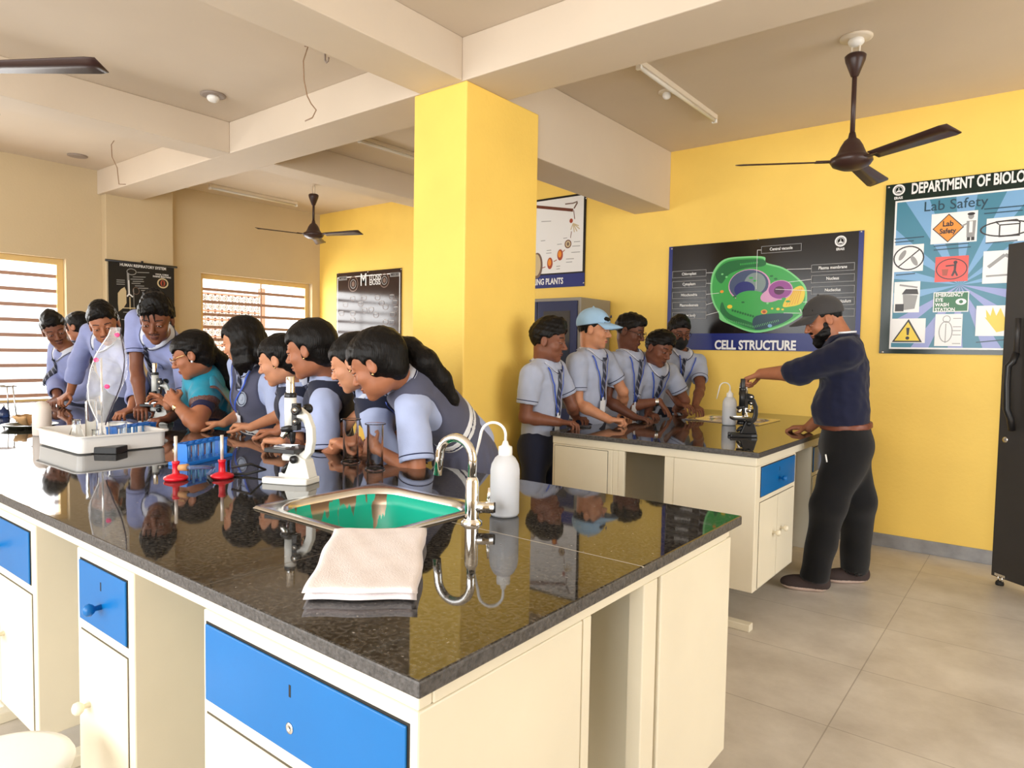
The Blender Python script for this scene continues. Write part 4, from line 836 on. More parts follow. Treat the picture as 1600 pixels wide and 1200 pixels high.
def sari(p):
    pts = np.array([p.P, p.N, p.SL, p.SR]); F = Field(pts.min(0)-.3, pts.max(0)+.25, .0068); lat, fw, up, P, N = p.lat, p.fw, p.up, p.P, p.N
    T = Field(pts.min(0)-.3, pts.max(0)+.25, .0068); torso_solid(T, p, .024); T.cone(p.SL, p.SL+(p.EL-p.SL)*.22, .086, .08, .03); T.ripple(.004, 60, axis=unit(lat*.5+up), seed=4)
    sl, Q = T.sub(T.lo, T.lo+T.h*T.n); X = [Q[i]-p.SL[i] for i in range(3)]
    a = unit(lat*.80+up*.60); n = unit(np.cross(a, fw)); b1_ = X[0]*n[0]+X[1]*n[1]+X[2]*n[2]             # a broad band from the left shoulder to the right hip
    off = p.SL-lat*.03; L = [sum((Q[i]-off[i])*v[i] for i in range(3)) for v in (lat, fw, up)]
    s_ = L[0]*.70+L[2]*-.38; band = np.abs(s_+.03)-.115
    T.d = np.maximum(T.d, band.astype(np.float32)); low = Field(pts.min(0)-.3, pts.max(0)+.25, .0068); torso_solid(low, p, .022); low.plane(P+up*.16, up); low.ripple(.004, 50, axis=up, seed=6)
    T.d = np.minimum(T.d, low.d); T.plane(P-up*.05, -up)
    def paint(c):
        r = c-off; s2 = (r@lat)*.70+(r@up)*-.38+.03; return ((s2 > .085) & ((c-P)@up > .17)).astype(int)
    o = T.build('sari', [M_sari, M_border], p.o, paint); p.sari = o
    W = Field(V(P[0]-.4, P[1]-.4, .02), P+V(.4,.4,.2), .012); q = V(P[0], P[1], .10); W.cone(P+up*.05, P-V(0,0,.15), .165, .185, .05, flat=(fw, .82)); W.cone(P-V(0,0,.15), q, .185, .21, .05, flat=(fw, .85)); sl, Q = W.sub(W.lo, W.lo+W.h*W.n)
    W.d = W.d+(.006*np.sin(np.arctan2(Q[1]-P[1], Q[0]-P[0])*16)).astype(np.float32); W.plane(V(0,0,.03), (0,0,-1)); W.plane(P+up*.02, up); W.build('sari_skirt', M_sari, o)
    # the loose end hanging down the back from the left shoulder
    mb = MB(); Lf, Rt, n_ = [], [], 22
    for i in range(n_+1):
        f = i/n_; z = p.SL+up*(.075-.0*f); c = p.SL-lat*.035+up*.085; dn = .62*f
        base = c-fw*(.03+.115*min(1, f*3))-up*max(0, dn-.05)-V(0,0,.0); Lf.append(base+lat*(.075+.012*sin(f*9))-fw*.01*sin(f*14)); Rt.append(base-lat*(.105+.01*sin(f*7))-fw*.012*cos(f*12))
    mb.strip(Lf, Rt); mb.strip([a_+lat*.004-fw*.002 for a_ in Lf], [a_*.86+b_*.14-fw*.004 for a_, b_ in zip(Lf, Rt)], 1); mb.build('sari_end', [M_sari, M_border], o, thick=.005, subsurf=1)
sari(wo)
hair_long(wo, tail=[at(333,550,2.08), at(345,562,2.14), at(358,590,2.2), at(362,625,2.24)], rad=[.036,.042,.034,.010], vol=.012, seed=26)
glasses(wo, .019, M_gold)
for x in (-1, 1): MB().ell(hl(wo, (x*.083,-.002,-.034)), .007, n=10, m=8).build('earring', M_badge, wo.o)
d_ = unit(wo.WL-wo.EL); mb = MB(); mb.lathe([(.027,-.010),(.030,-.006),(.030,.006),(.027,.010)], wo.WL-d_*.035, d_, n=18); mb.lathe([(0,.0),(.017,.0),(.017,.006),(0,.007)], wo.WL-d_*.035+unit(np.cross(d_, (0,0,1)))*-.028, unit(np.cross(d_, (0,0,1)))*-1, n=18); mb.build('wristwatch', M_gold, wo.o)
MB().tube([wo.WL-d_*.06+.032*(unit(np.cross(d_,(0,0,1)))*cos(a)+V(0,0,1)*sin(a)) for a in np.linspace(0, 2*pi, 18)[:-1]], .003, 6, closed=True).build('bangle', mat('red_bangle', srgb(150, 40, 36), .3), wo.o)
# ------------------------------------------------------------------ things on the benches
def glass_mat(name, col=(1,1,1), rough=.0, ior=1.45):
    m = mat(name, col, rough, trans=1., ior=ior); return m
M_glass = glass_mat('clear_glass', (.97,.99,.99)); M_acr = glass_mat('clear_acrylic', (.96,.97,.98), .02, 1.35); M_liq = glass_mat('water', (.97,.985,1.), 0, 1.33)
M_ldpe = mat('milky_plastic', srgb(236, 238, 242), .35, trans=.4, ior=1.2); M_ldpe2 = mat('milky_plastic_wet', srgb(218, 224, 234), .3, trans=.2, ior=1.2)
M_rubber = mat('black_rubber', (.015,.015,.016), .6); M_red = mat('red_plastic', srgb(206, 22, 40), .3); M_rblue = mat('blue_rack_plastic', srgb(26, 122, 220), .3, trans=.15); M_rblue2 = mat('pale_blue_rack_plastic', srgb(110, 176, 240), .25, trans=.3)
M_wpaint = mat('white_enamel', srgb(232, 232, 226), .3); M_gpaint = mat('silver_grey_paint', srgb(196, 198, 194), .35)
def teal_basin():
    m = bpy.data.materials.new('teal_paint_peeling_from_steel'); m.use_nodes = True; t = m.node_tree; b = t.nodes['Principled BSDF']; L = t.links.new
    tc = t.nodes.new('ShaderNodeTexCoord'); mp = t.nodes.new('ShaderNodeMapping'); mp.inputs['Scale'].default_value = (34, 34, 5); L(tc.outputs['Object'], mp.inputs['Vector'])
    n = t.nodes.new('ShaderNodeTexNoise'); n.inputs['Scale'].default_value = 1; n.inputs['Detail'].default_value = 5; L(mp.outputs['Vector'], n.inputs['Vector'])
    n2 = t.nodes.new('ShaderNodeTexNoise'); n2.inputs['Scale'].default_value = 5.5; L(tc.outputs['Object'], n2.inputs['Vector'])
    mu = t.nodes.new('ShaderNodeMath'); mu.operation = 'ADD'; L(n.outputs['Fac'], mu.inputs[0]); L(n2.outputs['Fac'], mu.inputs[1])
    r = t.nodes.new('ShaderNodeValToRGB'); r.color_ramp.elements[0].position = .535; r.color_ramp.elements[1].position = .55; mh = t.nodes.new('ShaderNodeMath'); mh.operation = 'MULTIPLY'; mh.inputs[1].default_value = .5; L(mu.outputs[0], mh.inputs[0]); L(mh.outputs[0], r.inputs['Fac'])
    mx = t.nodes.new('ShaderNodeMix'); mx.data_type = 'RGBA'; mx.inputs[6].default_value = (*srgb(0, 178, 150), 1); mx.inputs[7].default_value = (*srgb(150, 130, 112), 1); L(r.outputs['Color'], mx.inputs[0]); L(mx.outputs[2], b.inputs['Base Color'])
    L(r.outputs['Color'], b.inputs['Metallic']); b.inputs['Roughness'].default_value = .35; return m
M_teal = teal_basin()
def rrect(x0, x1, y0, y1, r, n=6):
    P = []
    for cx, cy, a0 in ((x1-r, y1-r, 0), (x0+r, y1-r, 90), (x0+r, y0+r, 180), (x1-r, y0+r, 270)):
        for i in range(n+1): a = R(a0+90*i/n); P.append((cx+r*cos(a), cy+r*sin(a)))
    return P
def sink(label, x0, x1, y0, y1, teal=True, depth=.17):
    t = empty('sink', ((x0+x1)/2, (y0+y1)/2, B), label, 'sink'); rings = []; o = rrect(x0, x1, y0, y1, .008); b = .036
    for (e, z, r) in ((0, .0015, .008), (.004, .008, .012), (.012, .007, .02), (b-.006, .006, .105), (b, .001, .11), (b+.004, -.02, .11)): rings.append([(p[0], p[1], B+z) for p in rrect(x0+e, x1-e, y0+e, y1-e, r)])
    mb = MB(); n = len(o); vs = [p for r in rings for p in r]; mb.add(vs, [(k*n+i, k*n+(i+1)%n, (k+1)*n+(i+1)%n, (k+1)*n+i) for k in range(len(rings)-1) for i in range(n)], 0, True); mb.build('rim', M_steel, t)
    rings = []
    for (e, z, r) in ((b+.004, -.012, .11), (b+.008, -.05, .11), (b+.016, -depth*.8, .11), (b+.04, -depth, .09), ((x1-x0)/2-.03, -depth-.006, .028)):
        e2 = min(e, (y1-y0)/2-.03); rings.append([(p[0], p[1], B+z) for p in rrect(x0+e, x1-e, y0+e2, y1-e2, r)])
    mb = MB(); vs = [p for r in rings for p in r]; mb.add(vs, [(k*n+i, k*n+(i+1)%n, (k+1)*n+(i+1)%n, (k+1)*n+i) for k in range(len(rings)-1) for i in range(n)], 0, True); mb.build('basin', M_teal if teal else M_steel, t, thick=.002)
    MB().lathe([(0, .002), (.024, .002), (.028, .006), (.022, .003), (0, .003)], ((x0+x1)/2, (y0+y1)/2, B-depth-.006)).build('drain', M_chrome, t)
sink('steel sink with peeling teal paint inside, set in near worktop', -1.845, -1.315, 1.105, 1.60)
sink('plain steel sink beside the wall under the distant tap', -2.06, -1.52, 4.66, 5.16, False)
def tap(label, c, d, h=.235, reach=.115, r=.0125, hd=(1,0,0)):
    x, y = c; d = unit(V(d[0], d[1], 0)); c = V(x, y, B); t = empty('tap', tuple(c), label, 'tap'); hd = unit(hd)
    MB().lathe([(.030, 0), (.030, .006), (.021, .012), (.021, .014)], c, n=24).build('base', M_chrome, t)
    MB().lathe([(.019, .012), (.019, .115), (.016, .125), (r, .13)], c, n=24).build('body', M_chrome, t)
    pts = [c+V(0,0,.12), c+V(0,0,h-reach/2)]+[c+V(0,0,h-reach/2)+d*(reach/2)*(1-cos(a))+V(0,0,reach/2*sin(a)) for a in np.linspace(.12, pi, 16)]+[c+d*(reach+.006)+V(0,0,h-reach/2-.055)]
    MB().tube(pts, r, 14).build('spout', M_chrome, t)
    hb = MB(); hb.cone(c+V(0,0,.045), c+V(0,0,.045)+hd*.062, .0155, .0165, 18); hdl = hb.build('valve', M_chrome, t)
    MB().cone(c+V(0,0,.045)+hd*.060, c+V(0,0,.045)+hd*.066, .0150, .0145, 18).build('valve_cap', M_black, hdl)
    MB().tube([c+V(0,0,.055)+hd*.045, c+V(0,0,.10)+hd*.048], [.0045, .0035], 8).build('lever', M_chrome, hdl)
tap('tall chrome gooseneck tap in front of the milky wash bottle', (-1.245, 1.415), (-1, -.12), hd=(.80,.58,0))
tap('small chrome tap against the yellow wall behind black microscope', (-1.83, 5.30), (-.05, -1), hd=(.8,-.3,0), h=.28, reach=.11)
def wash_bottle(label, c, h=.185, r=.043, d=(-1,-.2), flip=1):
    c = V(c[0], c[1], B); t = empty('wash_bottle', tuple(c), label, 'bottle'); d = unit(V(d[0], d[1], 0))
    MB().lathe([(0, .001), (r*.9, .001), (r, .008), (r, h*.72), (r*.93, h*.82), (r*.7, h*.92), (r*.42, h*.975), (r*.40, h)], c, n=36).build('body', M_ldpe, t)
    MB().lathe([(0, .004), (r*.88, .004), (r*.965, .010), (r*.965, h*.60), (0, h*.60)], c, n=36).build('liquid', M_ldpe2, t)
    MB().lathe([(r*.46, h*.955), (r*.48, h), (r*.46, h+.018), (r*.25, h+.022), (r*.16, h+.034), (0, h+.035)], c, n=28).build('cap', M_white, t)
    z = h+.03; pts = [c+V(0,0,z), c+V(0,0,z+.022)]+[c+V(0,0,z+.022)+d*.036*(1-cos(a))+V(0,0,.036*sin(a)) for a in np.linspace(.2, pi-.25, 12)]; e = pts[-1]; pts += [e+d*.006-V(0,0,.03), e+d*.018-V(0,0,.085)]
    MB().tube(pts, [.0042]*(len(pts)-1)+[.0025], 10).build('nozzle', M_white, t)
wash_bottle('milky wash bottle with curved white nozzle beside the gooseneck tap', atz(788,805,B), d=(-.80,-.60))
wash_bottle('wash bottle with thin curved nozzle behind black microscope', atz(1139,664,B), d=(-.80,-.60), r=.047, h=.20)
def folded_cloth():
    A, Bq, C_, D_ = [V(*q) for q in (atz(522,840,B)[:2], atz(667,838,B)[:2], atz(655,946,B)[:2], atz(472,946,B)[:2])]; mb = MB(); n, m = 28, 22; rg = np.random.RandomState(3)
    for (z0, z1, s0) in ((.0015, .0165, .008), (.0170, .0290, 0.)):
        rows = []
        def surf(f, g, top):
            p = (A*(1-f)+Bq*f)*(1-g)+(D_*(1-f)+C_*f)*g; e = min(f, 1-f, g, 1-g); q = min(1, e*14); z = (z0+(z1-z0)*(.5+.5*math.sqrt(1-(1-q)**2))) if top else (z0+(z1-z0)*(.5-.5*math.sqrt(1-(1-q)**2)))
            if top: z += (.0012*sin(f*7+g*5)+.0006*sin(f*21-g*17)+.0007*sin(g*31+f*4)*(1-f))*q
            k = 1-s0*2; ce = (A+Bq+C_+D_)/4; p = ce+(p-ce)*k+V(.004*sin(g*12), .004*sin(f*10)); return (p[0], p[1], B+z)
        vs = [surf(i/n, j/m, True) for j in range(m+1) for i in range(n+1)]+[surf(i/n, j/m, False) for j in range(m+1) for i in range(n+1)]; o = (n+1)*(m+1)
        fs = [(j*(n+1)+i, j*(n+1)+i+1, (j+1)*(n+1)+i+1, (j+1)*(n+1)+i) for j in range(m) for i in range(n)]; fs += [tuple(o+k for k in reversed(f)) for f in fs]; mb.add(vs, fs, 0, True)
    return tag(mb.build('folded_cloth', cloth('off_white_cotton', (226, 217, 216), noise=.05, bscale=300)), 'folded off-white cloth lying before the sink', 'cloth')
folded_cloth()
# ---- microscopes: tube left of the arm, arm along local +x
def microscope(label, c, yaw, body, stage, tube, eye, s=1.):
    c = V(c[0], c[1], B); t = empty('microscope', tuple(c), label, 'microscope'); cs, sn = cos(yaw), sin(yaw)
    def T(x, y, z): return c+s*V(x*cs-y*sn, x*sn+y*cs, z)
    ax = (V(cs, sn, 0), V(-sn, cs, 0), V(0,0,1))
    mb = MB(); o2 = [(-.075,-.062),(-.02,-.060),(.055,-.055),(.095,-.040),(.095,.040),(.055,.055),(-.02,.060),(-.075,.062),(-.078,.034),(-.005,.022),(-.005,-.022),(-.078,-.034)]
    mb.prism(o2, T(0,0,.0), ax[0]*s, ax[1]*s, V(0,0,.022*s)); bs = mb.build('foot', body, t, bevel=.004)
    mb = MB()
    for y in (-1, 1): mb.prism([(-.01,.022),(.095,.022),(.078,.085),(.035,.105),(.022,.100)], T(0, y*.020-.006, 0), ax[0]*s, ax[2]*s, ax[1]*.012*s)
    mb.prism([(.03,.022),(.095,.022),(.078,.085),(.035,.105)], T(0,-.02,0), ax[0]*s, ax[2]*s, ax[1]*.04*s); mb.build('pillar_block', body, t, bevel=.003)
    mb = MB(); pts = [(.030,.085),(.070,.085),(.092,.110),(.100,.150),(.098,.200),(.078,.245),(.045,.268),(.020,.270),(.018,.235),(.040,.232),(.062,.215),(.072,.190),(.073,.150),(.066,.120),(.045,.105)]
    mb.prism(pts, T(0,-.013,0), ax[0]*s, ax[2]*s, ax[1]*.026*s); mb.build('arm', body, t, bevel=.004)
    MB().obox(T(-.005,0,.118), ax, (.062*s,.060*s,.0075*s)).build('stage', stage, t, bevel=.002)
    g = MB(); g.obox(T(-.03,.01,.1275), ax, (.035*s,.012*s,.001)); g.build('slide', M_glass, t)
    for y in (-.03, .03): MB().obox(T(-.02,y,.129), (unit(V(cs,sn,0)+V(-sn,cs,0)*y*8), ax[1], ax[2]), (.03*s,.004*s,.0012)).build('stage_clip', M_chrome, t)
    MB().lathe([(.0,.0),(.024*s,.0),(.026*s,.012*s),(.020*s,.026*s),(0,.028*s)], T(-.005,0,.080), n=24).build('condenser', body, t)
    MB().lathe([(0,-.006),(.024*s,-.006),(.026*s,0),(.024*s,.006),(.019*s,.004),(0,.004)], T(-.012,0,.050), unit(V(-cs,-sn,.9)), n=24).build('mirror', M_black, t)
    tb = MB(); tb.cone(T(0,0,.200), T(0,0,.305), .0205*s, n=28); tb.build('tube', tube, t)
    MB().lathe([(.0208*s,0),(.0215*s,.004*s),(.0215*s,.014*s),(.016*s,.018*s)], T(0,0,.303), n=28).build('collar', M_black, t)
    ey = MB(); ey.lathe([(.0150*s,0),(.0150*s,.058*s),(.0135*s,.060*s),(.0100*s,.060*s),(.0100*s,.054*s),(0,.054*s)], T(0,0,.318), n=24); ey.build('eyepiece', eye, t)
    ns = MB(); ns.lathe([(.0,.022*s),(.026*s,.020*s),(.030*s,.012*s),(.026*s,.0),(0,-.004*s)], T(-.004,0,.182), unit(ax[2]-ax[0]*.25), n=24); nz = ns.build('nosepiece', M_black, t)
    for k, (a, l) in enumerate(((0, .042), (2.2, .030), (4.1, .026))):
        d = unit(V(0,0,-1)+(ax[0]*cos(a)+ax[1]*sin(a))*(.10 if k == 0 else .62)-ax[0]*.1); b = T(-.004,0,.180)+(ax[0]*cos(a)+ax[1]*sin(a))*.013*s
        MB().lathe([(.0110*s,0),(.0110*s,.012*s),(.0098*s,.014*s),(.0098*s,l*.7*s),(.0065*s,l*s),(.003*s,l*s)], b, d, n=18).build('objective', [M_black, M_chrome, M_chrome][k], nz)
    MB().obox(T(.024,0,.235), ax, (.012*s,.014*s,.048*s)).build('rack', M_black, t, bevel=.002)
    for z, r in ((.262,.0175),(.222,.0130)):
        for y in (-1, 1): MB().lathe([(.006*s,0),(.006*s,.010*s),(r*s,.012*s),(r*s,.028*s),(r*.75*s,.031*s),(r*.4*s,.031*s),(r*.4*s,.029*s),(0,.029*s)], T(.048,y*.013,z), ax[1]*y, n=22).build('focus_knob', [M_black, M_chrome][0], t)
        for y in (-1, 1): MB().lathe([(0,.030*s),(r*.5*s,.0302*s),(r*.5*s,.0322*s),(0,.033*s)], T(.048,y*.013,z), ax[1]*y, n=18).build('knob_cap', M_chrome, t)
    MB().lathe([(.006*s,0),(.006*s,.012*s),(.014*s,.014*s),(.014*s,.024*s),(0,.026*s)], T(.040,-.018,.088), -ax[1], n=18).build('tilt_screw', M_black, t)
mp = (atz(415,760,B)+atz(490,746,B))/2
microscope('white microscope with black stage standing between the sink and the girls', mp, R(20), M_wpaint, M_black, M_wpaint, M_chrome, 1.0)
microscope('silver grey microscope whose focus the woman in teal is turning', atz(243,662,B), R(38), M_gpaint, M_black, M_gpaint, M_chrome, .98)
microscope('black microscope under the bearded man\'s hand', atz(1158,682,B), R(30), M_black, M_black, M_black, M_black, .90)
# ---- glassware
def tumbler(name, label, cat, c, prof_o, wall, z=B, group=None, foot=None, m=None):
    """hollow vessel; prof_o = outer (radius, height) pairs upward"""
    c = V(c[0], c[1], z); t = empty(name, tuple(c), label, cat, group); inn = [(max(r-wall, .001), max(h, wall*1.6)) for r, h in prof_o[::-1]]
    MB().lathe([(0, 0)]+prof_o+inn+[(0, wall*1.6)], c, n=32).build('vessel', m or M_glass, t)
    if foot: MB().lathe([(0, -.0), (foot[0], .0), (foot[0], foot[1]*.6), (prof_o[0][0]*1.05, foot[1]), (prof_o[0][0]*1.02, foot[1]*1.2)], c, n=32).build('foot', m or M_glass, t)
    return t
gj = [(.0325, .008), (.0325, .178), (.0420, .180), (.0420, .184)]
tumbler('gas_jar', 'clear gas jar with flared rim, left one of the pair beside clasped hands', 'gas jar', atz(548,722,B), gj, .0028, foot=(.040, .010), m=M_acr)
tumbler('gas_jar', 'clear gas jar with flared rim, right one of the pair, nearer to the sink', 'gas jar', atz(586,733,B), gj, .0028, foot=(.040, .010), m=M_acr)
def tray(label, x0, x1, y0, y1, h=.075):
    t = empty('tray', ((x0+x1)/2, (y0+y1)/2, B), label, 'tray'); n = 28; rings = [rrect(x0+.014, x1-.014, y0+.014, y1-.014, .02), rrect(x0+.004, x1-.004, y0+.004, y1-.004, .03), rrect(x0, x1, y0, y1, .034), rrect(x0-.012, x1+.012, y0-.012, y1+.012, .04), rrect(x0-.012, x1+.012, y0-.012, y1+.012, .04), rrect(x0+.004, x1-.004, y0+.004, y1-.004, .03), rrect(x0+.016, x1-.016, y0+.016, y1-.016, .02)]
    zz = [.001, .006, h, h, h+.005, h+.005, .006]; n = len(rings[0]); vs = [(p[0], p[1], B+z) for r, z in zip(rings, zz) for p in r]
    mb = MB(); mb.add(vs, [(k*n+i, k*n+(i+1)%n, (k+1)*n+(i+1)%n, (k+1)*n+i) for k in range(len(rings)-1) for i in range(n)], 0, False); mb.add([v for v in vs[:n]], [tuple(range(n-1,-1,-1))]); mb.add([v for v in vs[-n:]], [tuple(range(n))]); mb.build('basin', M_white, t)
ty0 = atz(122,712,B)
TX1, TY0 = ty0[0], ty0[1]; TX0, TY1 = TX1-.50, TY0+.38
tray('white rectangular plastic tray holding the flasks', TX0, TX1, TY0, TY1)
TZ = B+.0065
def inside(u, v): return atz(u, v, TZ)
tumbler('conical_flask', 'larger conical glass flask at left of the white tray', 'flask', (TX0+.20, TY0+.10), [(.040,.003),(.042,.010),(.018,.085),(.0165,.115),(.020,.119)], .002, TZ)
tumbler('measuring_cylinder', 'tall glass measuring cylinder standing in the white tray', 'measuring cylinder', (TX0+.345, TY0+.11), [(.024,.008),(.0235,.215),(.026,.219)], .002, TZ, foot=(.034,.008))
tumbler('beaker', 'glass beaker behind the small flask in the white tray', 'beaker', (TX0+.40, TY0+.20), [(.036,.003),(.038,.008),(.038,.115),(.041,.118)], .002, TZ)
pf_ = tumbler('conical_flask', 'small conical glass flask with a pink mark in front of beaker', 'flask', (TX0+.415, TY0+.10), [(.032,.003),(.034,.008),(.014,.065),(.0135,.088),(.017,.091)], .002, TZ)
MB().obox(V(TX0+.395, TY0+.088, TZ+.045), np.eye(3), (.012,.0008,.012)).build('pink_mark', mat('pink_ink', srgb(224, 60, 120), .6), pf_)
def plain_bottle(label, c, r, h, m, name='bottle'):
    c = V(c[0], c[1], B); t = empty(name, tuple(c), label, 'bottle')
    MB().lathe([(0,.0),(r*.94,.0),(r,.006),(r,h*.72),(r*.94,h*.84),(r*.72,h*.94),(r*.42,h),(0,h+.002)], c, n=32).build('body', m, t); MB().obox(c+V(-r*.55,-r*.84,h*.33), (unit((.84,-.55,0)), unit((.55,.84,0)), (0,0,1)), (.012,.003,.003)).build('print_mark', M_black, t)
plain_bottle('cream plastic bottle with rounded shoulders left of the white tray', atz(66,680,B), .043, .175, mat('cream_plastic', srgb(226, 214, 204), .4))
def rack(label, c, yaw, L=.245, D=.062, h=.072, tubes=6):
    c = V(c[0], c[1], B); t = empty('test_tube_rack', tuple(c), label, 'rack', 'blue plastic test tube racks'); ax = (V(cos(yaw), sin(yaw), 0), V(-sin(yaw), cos(yaw), 0), V(0,0,1)); P = lambda x, y, z: c+ax[0]*x+ax[1]*y+ax[2]*z
    MB().obox(P(0,0,.007), ax, (L/2+.02, D/2+.012, .007)).build('base', M_rblue, t, bevel=.002)
    mb = MB(); n = tubes
    for y in (-1, 0, 1): mb.obox(P(0, y*(D/2-.004), h+.010), ax, (L/2, .004, .004))
    for i in range(n+1): mb.obox(P(-L/2+L*i/n, 0, h+.010), ax, (.004, D/2, .004))
    mb.build('top_grid', M_rblue, t)
    for x in (-1, 1): MB().obox(P(x*(L/2-.003),0,h/2+.010), ax, (.003, D/2, h/2)).build('end_panel', M_rblue, t)
    mb = MB()
    for i in range(1, n):
        for y in (-1, 1): mb.cone(P(-L/2+L*i/n, y*(D/2-.005), .014), P(-L/2+L*i/n, y*(D/2-.005), h+.008), .0055, n=10)
    mb.build('peg', M_rblue2, t)['kind'] = 'stuff'
r1a, r1b = atz(258,733,B), atz(352,712,B); rack('blue test tube rack behind the two red rod stands', (r1a+r1b)/2+V(-.02,.03,0), math.atan2(r1b[1]-r1a[1], r1b[0]-r1a[0]))
r2a, r2b = atz(166,700,B), atz(236,688,B); rack('blue test tube rack beside the white tray', (r2a+r2b)/2+V(-.02,.02,0), math.atan2(r2b[1]-r2a[1], r2b[0]-r2a[0]), L=.25, h=.078, tubes=6)
def rod_stand(label, c):
    c = V(c[0], c[1], B); t = empty('rod_stand', tuple(c), label, 'stand', 'red based rod stands'); MB().lathe([(0,0),(.036,.0),(.041,.006),(.040,.012),(.028,.018),(.014,.022),(.0115,.026),(.0115,.058),(.013,.060),(.013,.068),(0,.068)], c, n=32).build('base', M_red, t)
    MB().cone(c+V(0,0,.060), c+V(0,0,.158), .0058, n=16).build('rod', mat('brushed_rod', srgb(222, 212, 202), .35, .4), t)
    return t
ra_, rb_ = atz(275,750,B), atz(347,747,B)
rod_stand('red rod stand on the left, linked to brown rubber bung', ra_); rod_stand('red rod stand on the right, nearer the white microscope', rb_)
hs_ = tag(MB().tube([ra_+V(.02,.0,.046), ra_+V(.07,.03,.050), (ra_+rb_)/2+V(.01,.02,.042), rb_+V(-.06,.0,.03), rb_+V(-.045,-.03,.008)], .0075, 10).build('rubber_tube', mat('clear_blue_tubing', srgb(150, 170, 214), .15, trans=.7, ior=1.3)), 'clear bluish tubing arching between the red rod stands', 'tube')
bg_ = MB(); bg_.lathe([(0,-.016),(.011,-.016),(.013,.016),(0,.016)], ra_+V(.035,.010,.048), unit((.8,.5,.05)), n=18); bg_.build('bung', mat('tan_rubber', srgb(190, 140, 92), .6), hs_)
cl0 = atz(378,742,B); tag(MB().tube([rb_+V(.03,.02,.04), rb_+V(.09,.06,.055), cl0+V(.06,.06,.02), cl0+V(.03,.0,.0065), cl0+V(-.05,-.06,.0065), cl0+V(-.02,-.12,.0065), cl0+V(.06,-.15,.0065)], .005, 8).build('cable', M_rubber), 'dark thin cable lying on the worktop left of the white microscope', 'cable')
# ---- plastic bag model on a rod stand
def bag_model():
    c = atz(160,707,B); t = empty('bag_stand', tuple(c), 'clear crinkled plastic bag model on a rod with black block base', 'model'); rt = V(.787,.617,0); fr = V(-.617,.787,0)
    MB().obox(c+V(0,0,.015), (rt, fr, (0,0,1)), (.088,.045,.015)).build('base', M_black, t, bevel=.003)
    MB().lathe([(.013,0),(.011,.05),(.008,.055),(0,.056)], c+V(0,0,.03), n=20).build('holder', mat('grey_holder', (.15,.15,.16), .4), t)
    top = c+V(0,0,.42); MB().cone(c+V(0,0,.05), top, .0042, n=12).build('rod', M_chrome, t)
    F = MB(); n, m = 40, 34; prof = [(0,.020),(.05,.018),(.12,.016),(.2,.034),(.32,.058),(.46,.074),(.6,.076),(.72,.068),(.84,.047),(.93,.026),(1,.022)]; H0, H1 = .075, .555; vs = []; rg = np.random.RandomState(5); ph = rg.rand(8)*6
    for j in range(m+1):
        f = j/m; r = np.interp(f, [q[0] for q in prof], [q[1] for q in prof]); sh = rt*(.075*(f-.3)*(f > .3)*1.3)
        for i in range(n):
            a = 2*pi*i/n; w_ = 1+.07*sin(3*a+f*9+ph[0])+.05*sin(7*a-f*22+ph[1])+.035*sin(11*a+f*40+ph[2]); vs.append(c+V(0,0,H0+(H1-H0)*f)+sh+rt*r*cos(a)*w_+fr*r*.55*sin(a)*w_)
    F.add(vs, [(j*n+i, j*n+(i+1)%n, (j+1)*n+(i+1)%n, (j+1)*n+i) for j in range(m) for i in range(n)], 0, True)
    film = mat('clear_film', (.93,.94,.95), .10, alpha=.17, spec=1., bump=.6, bscale=28); bgm = F.build('bag', film, t)
    P = lambda f, a, e=1.03: c+V(0,0,H0+(H1-H0)*f)+rt*(.075*(f-.3)*(f > .3)*1.3)+rt*np.interp(f, [q[0] for q in prof], [q[1] for q in prof])*cos(a)*e+fr*np.interp(f, [q[0] for q in prof], [q[1] for q in prof])*.55*sin(a)*e
    MB().tube([P(f, -.25+1.4*max(0,.25-f)*0) for f in np.linspace(.10, .95, 18)]+[P(1, 0)], .0028, 6).build('dark_seam', mat('dark_seam', (.03,.02,.04), .4), bgm); MB().tube([P(f, pi) for f in np.linspace(.08, .98, 18)], .0026, 6).build('pale_seam', mat('pale_seam', (.8,.8,.82), .3), bgm)
    pk = mat('pink_ink', srgb(224, 60, 120), .6)
    for f, a in ((.46, -1.15), (.70, -2.2), (.93, -.9)): MB().ell(P(f, a, 1.02), (.013,.004,.010), (rt, fr, (0,0,1)), 10, 8).build('pink_mark', pk, bgm)
bag_model()
# ---- far left end of the bench
def clay_bowl():
    c = atz(48,668,B); t = empty('specimen_dish', tuple(c), 'dark green dish with a broken tan clay bowl at left edge', 'dish'); MB().lathe([(0,0),(.10,.0),(.135,.018),(.14,.022),(.13,.020),(.098,.006),(0,.006)], c, n=36).build('dish', mat('dark_green_glaze', srgb(60, 62, 44), .25), t)
    mb = MB(); n = 24; vs = []
    for j in range(9):
        for i in range(n+1): a = R(100)+R(230)*i/n; p = j/8*1.25; e = 1+.05*sin(i*1.7)*(j == 8); vs.append(c+V(.085*sin(p)*cos(a), .085*sin(p)*sin(a), .012+.085*(1-cos(p))*e))
    mb.add(vs, [(j*(n+1)+i, j*(n+1)+i+1, (j+1)*(n+1)+i+1, (j+1)*(n+1)+i) for j in range(8) for i in range(n)], 0, True); mb.build('clay_bowl', mat('tan_clay', srgb(192, 152, 104), .7, noise=.3, nscale=20), t, thick=.006)
clay_bowl()
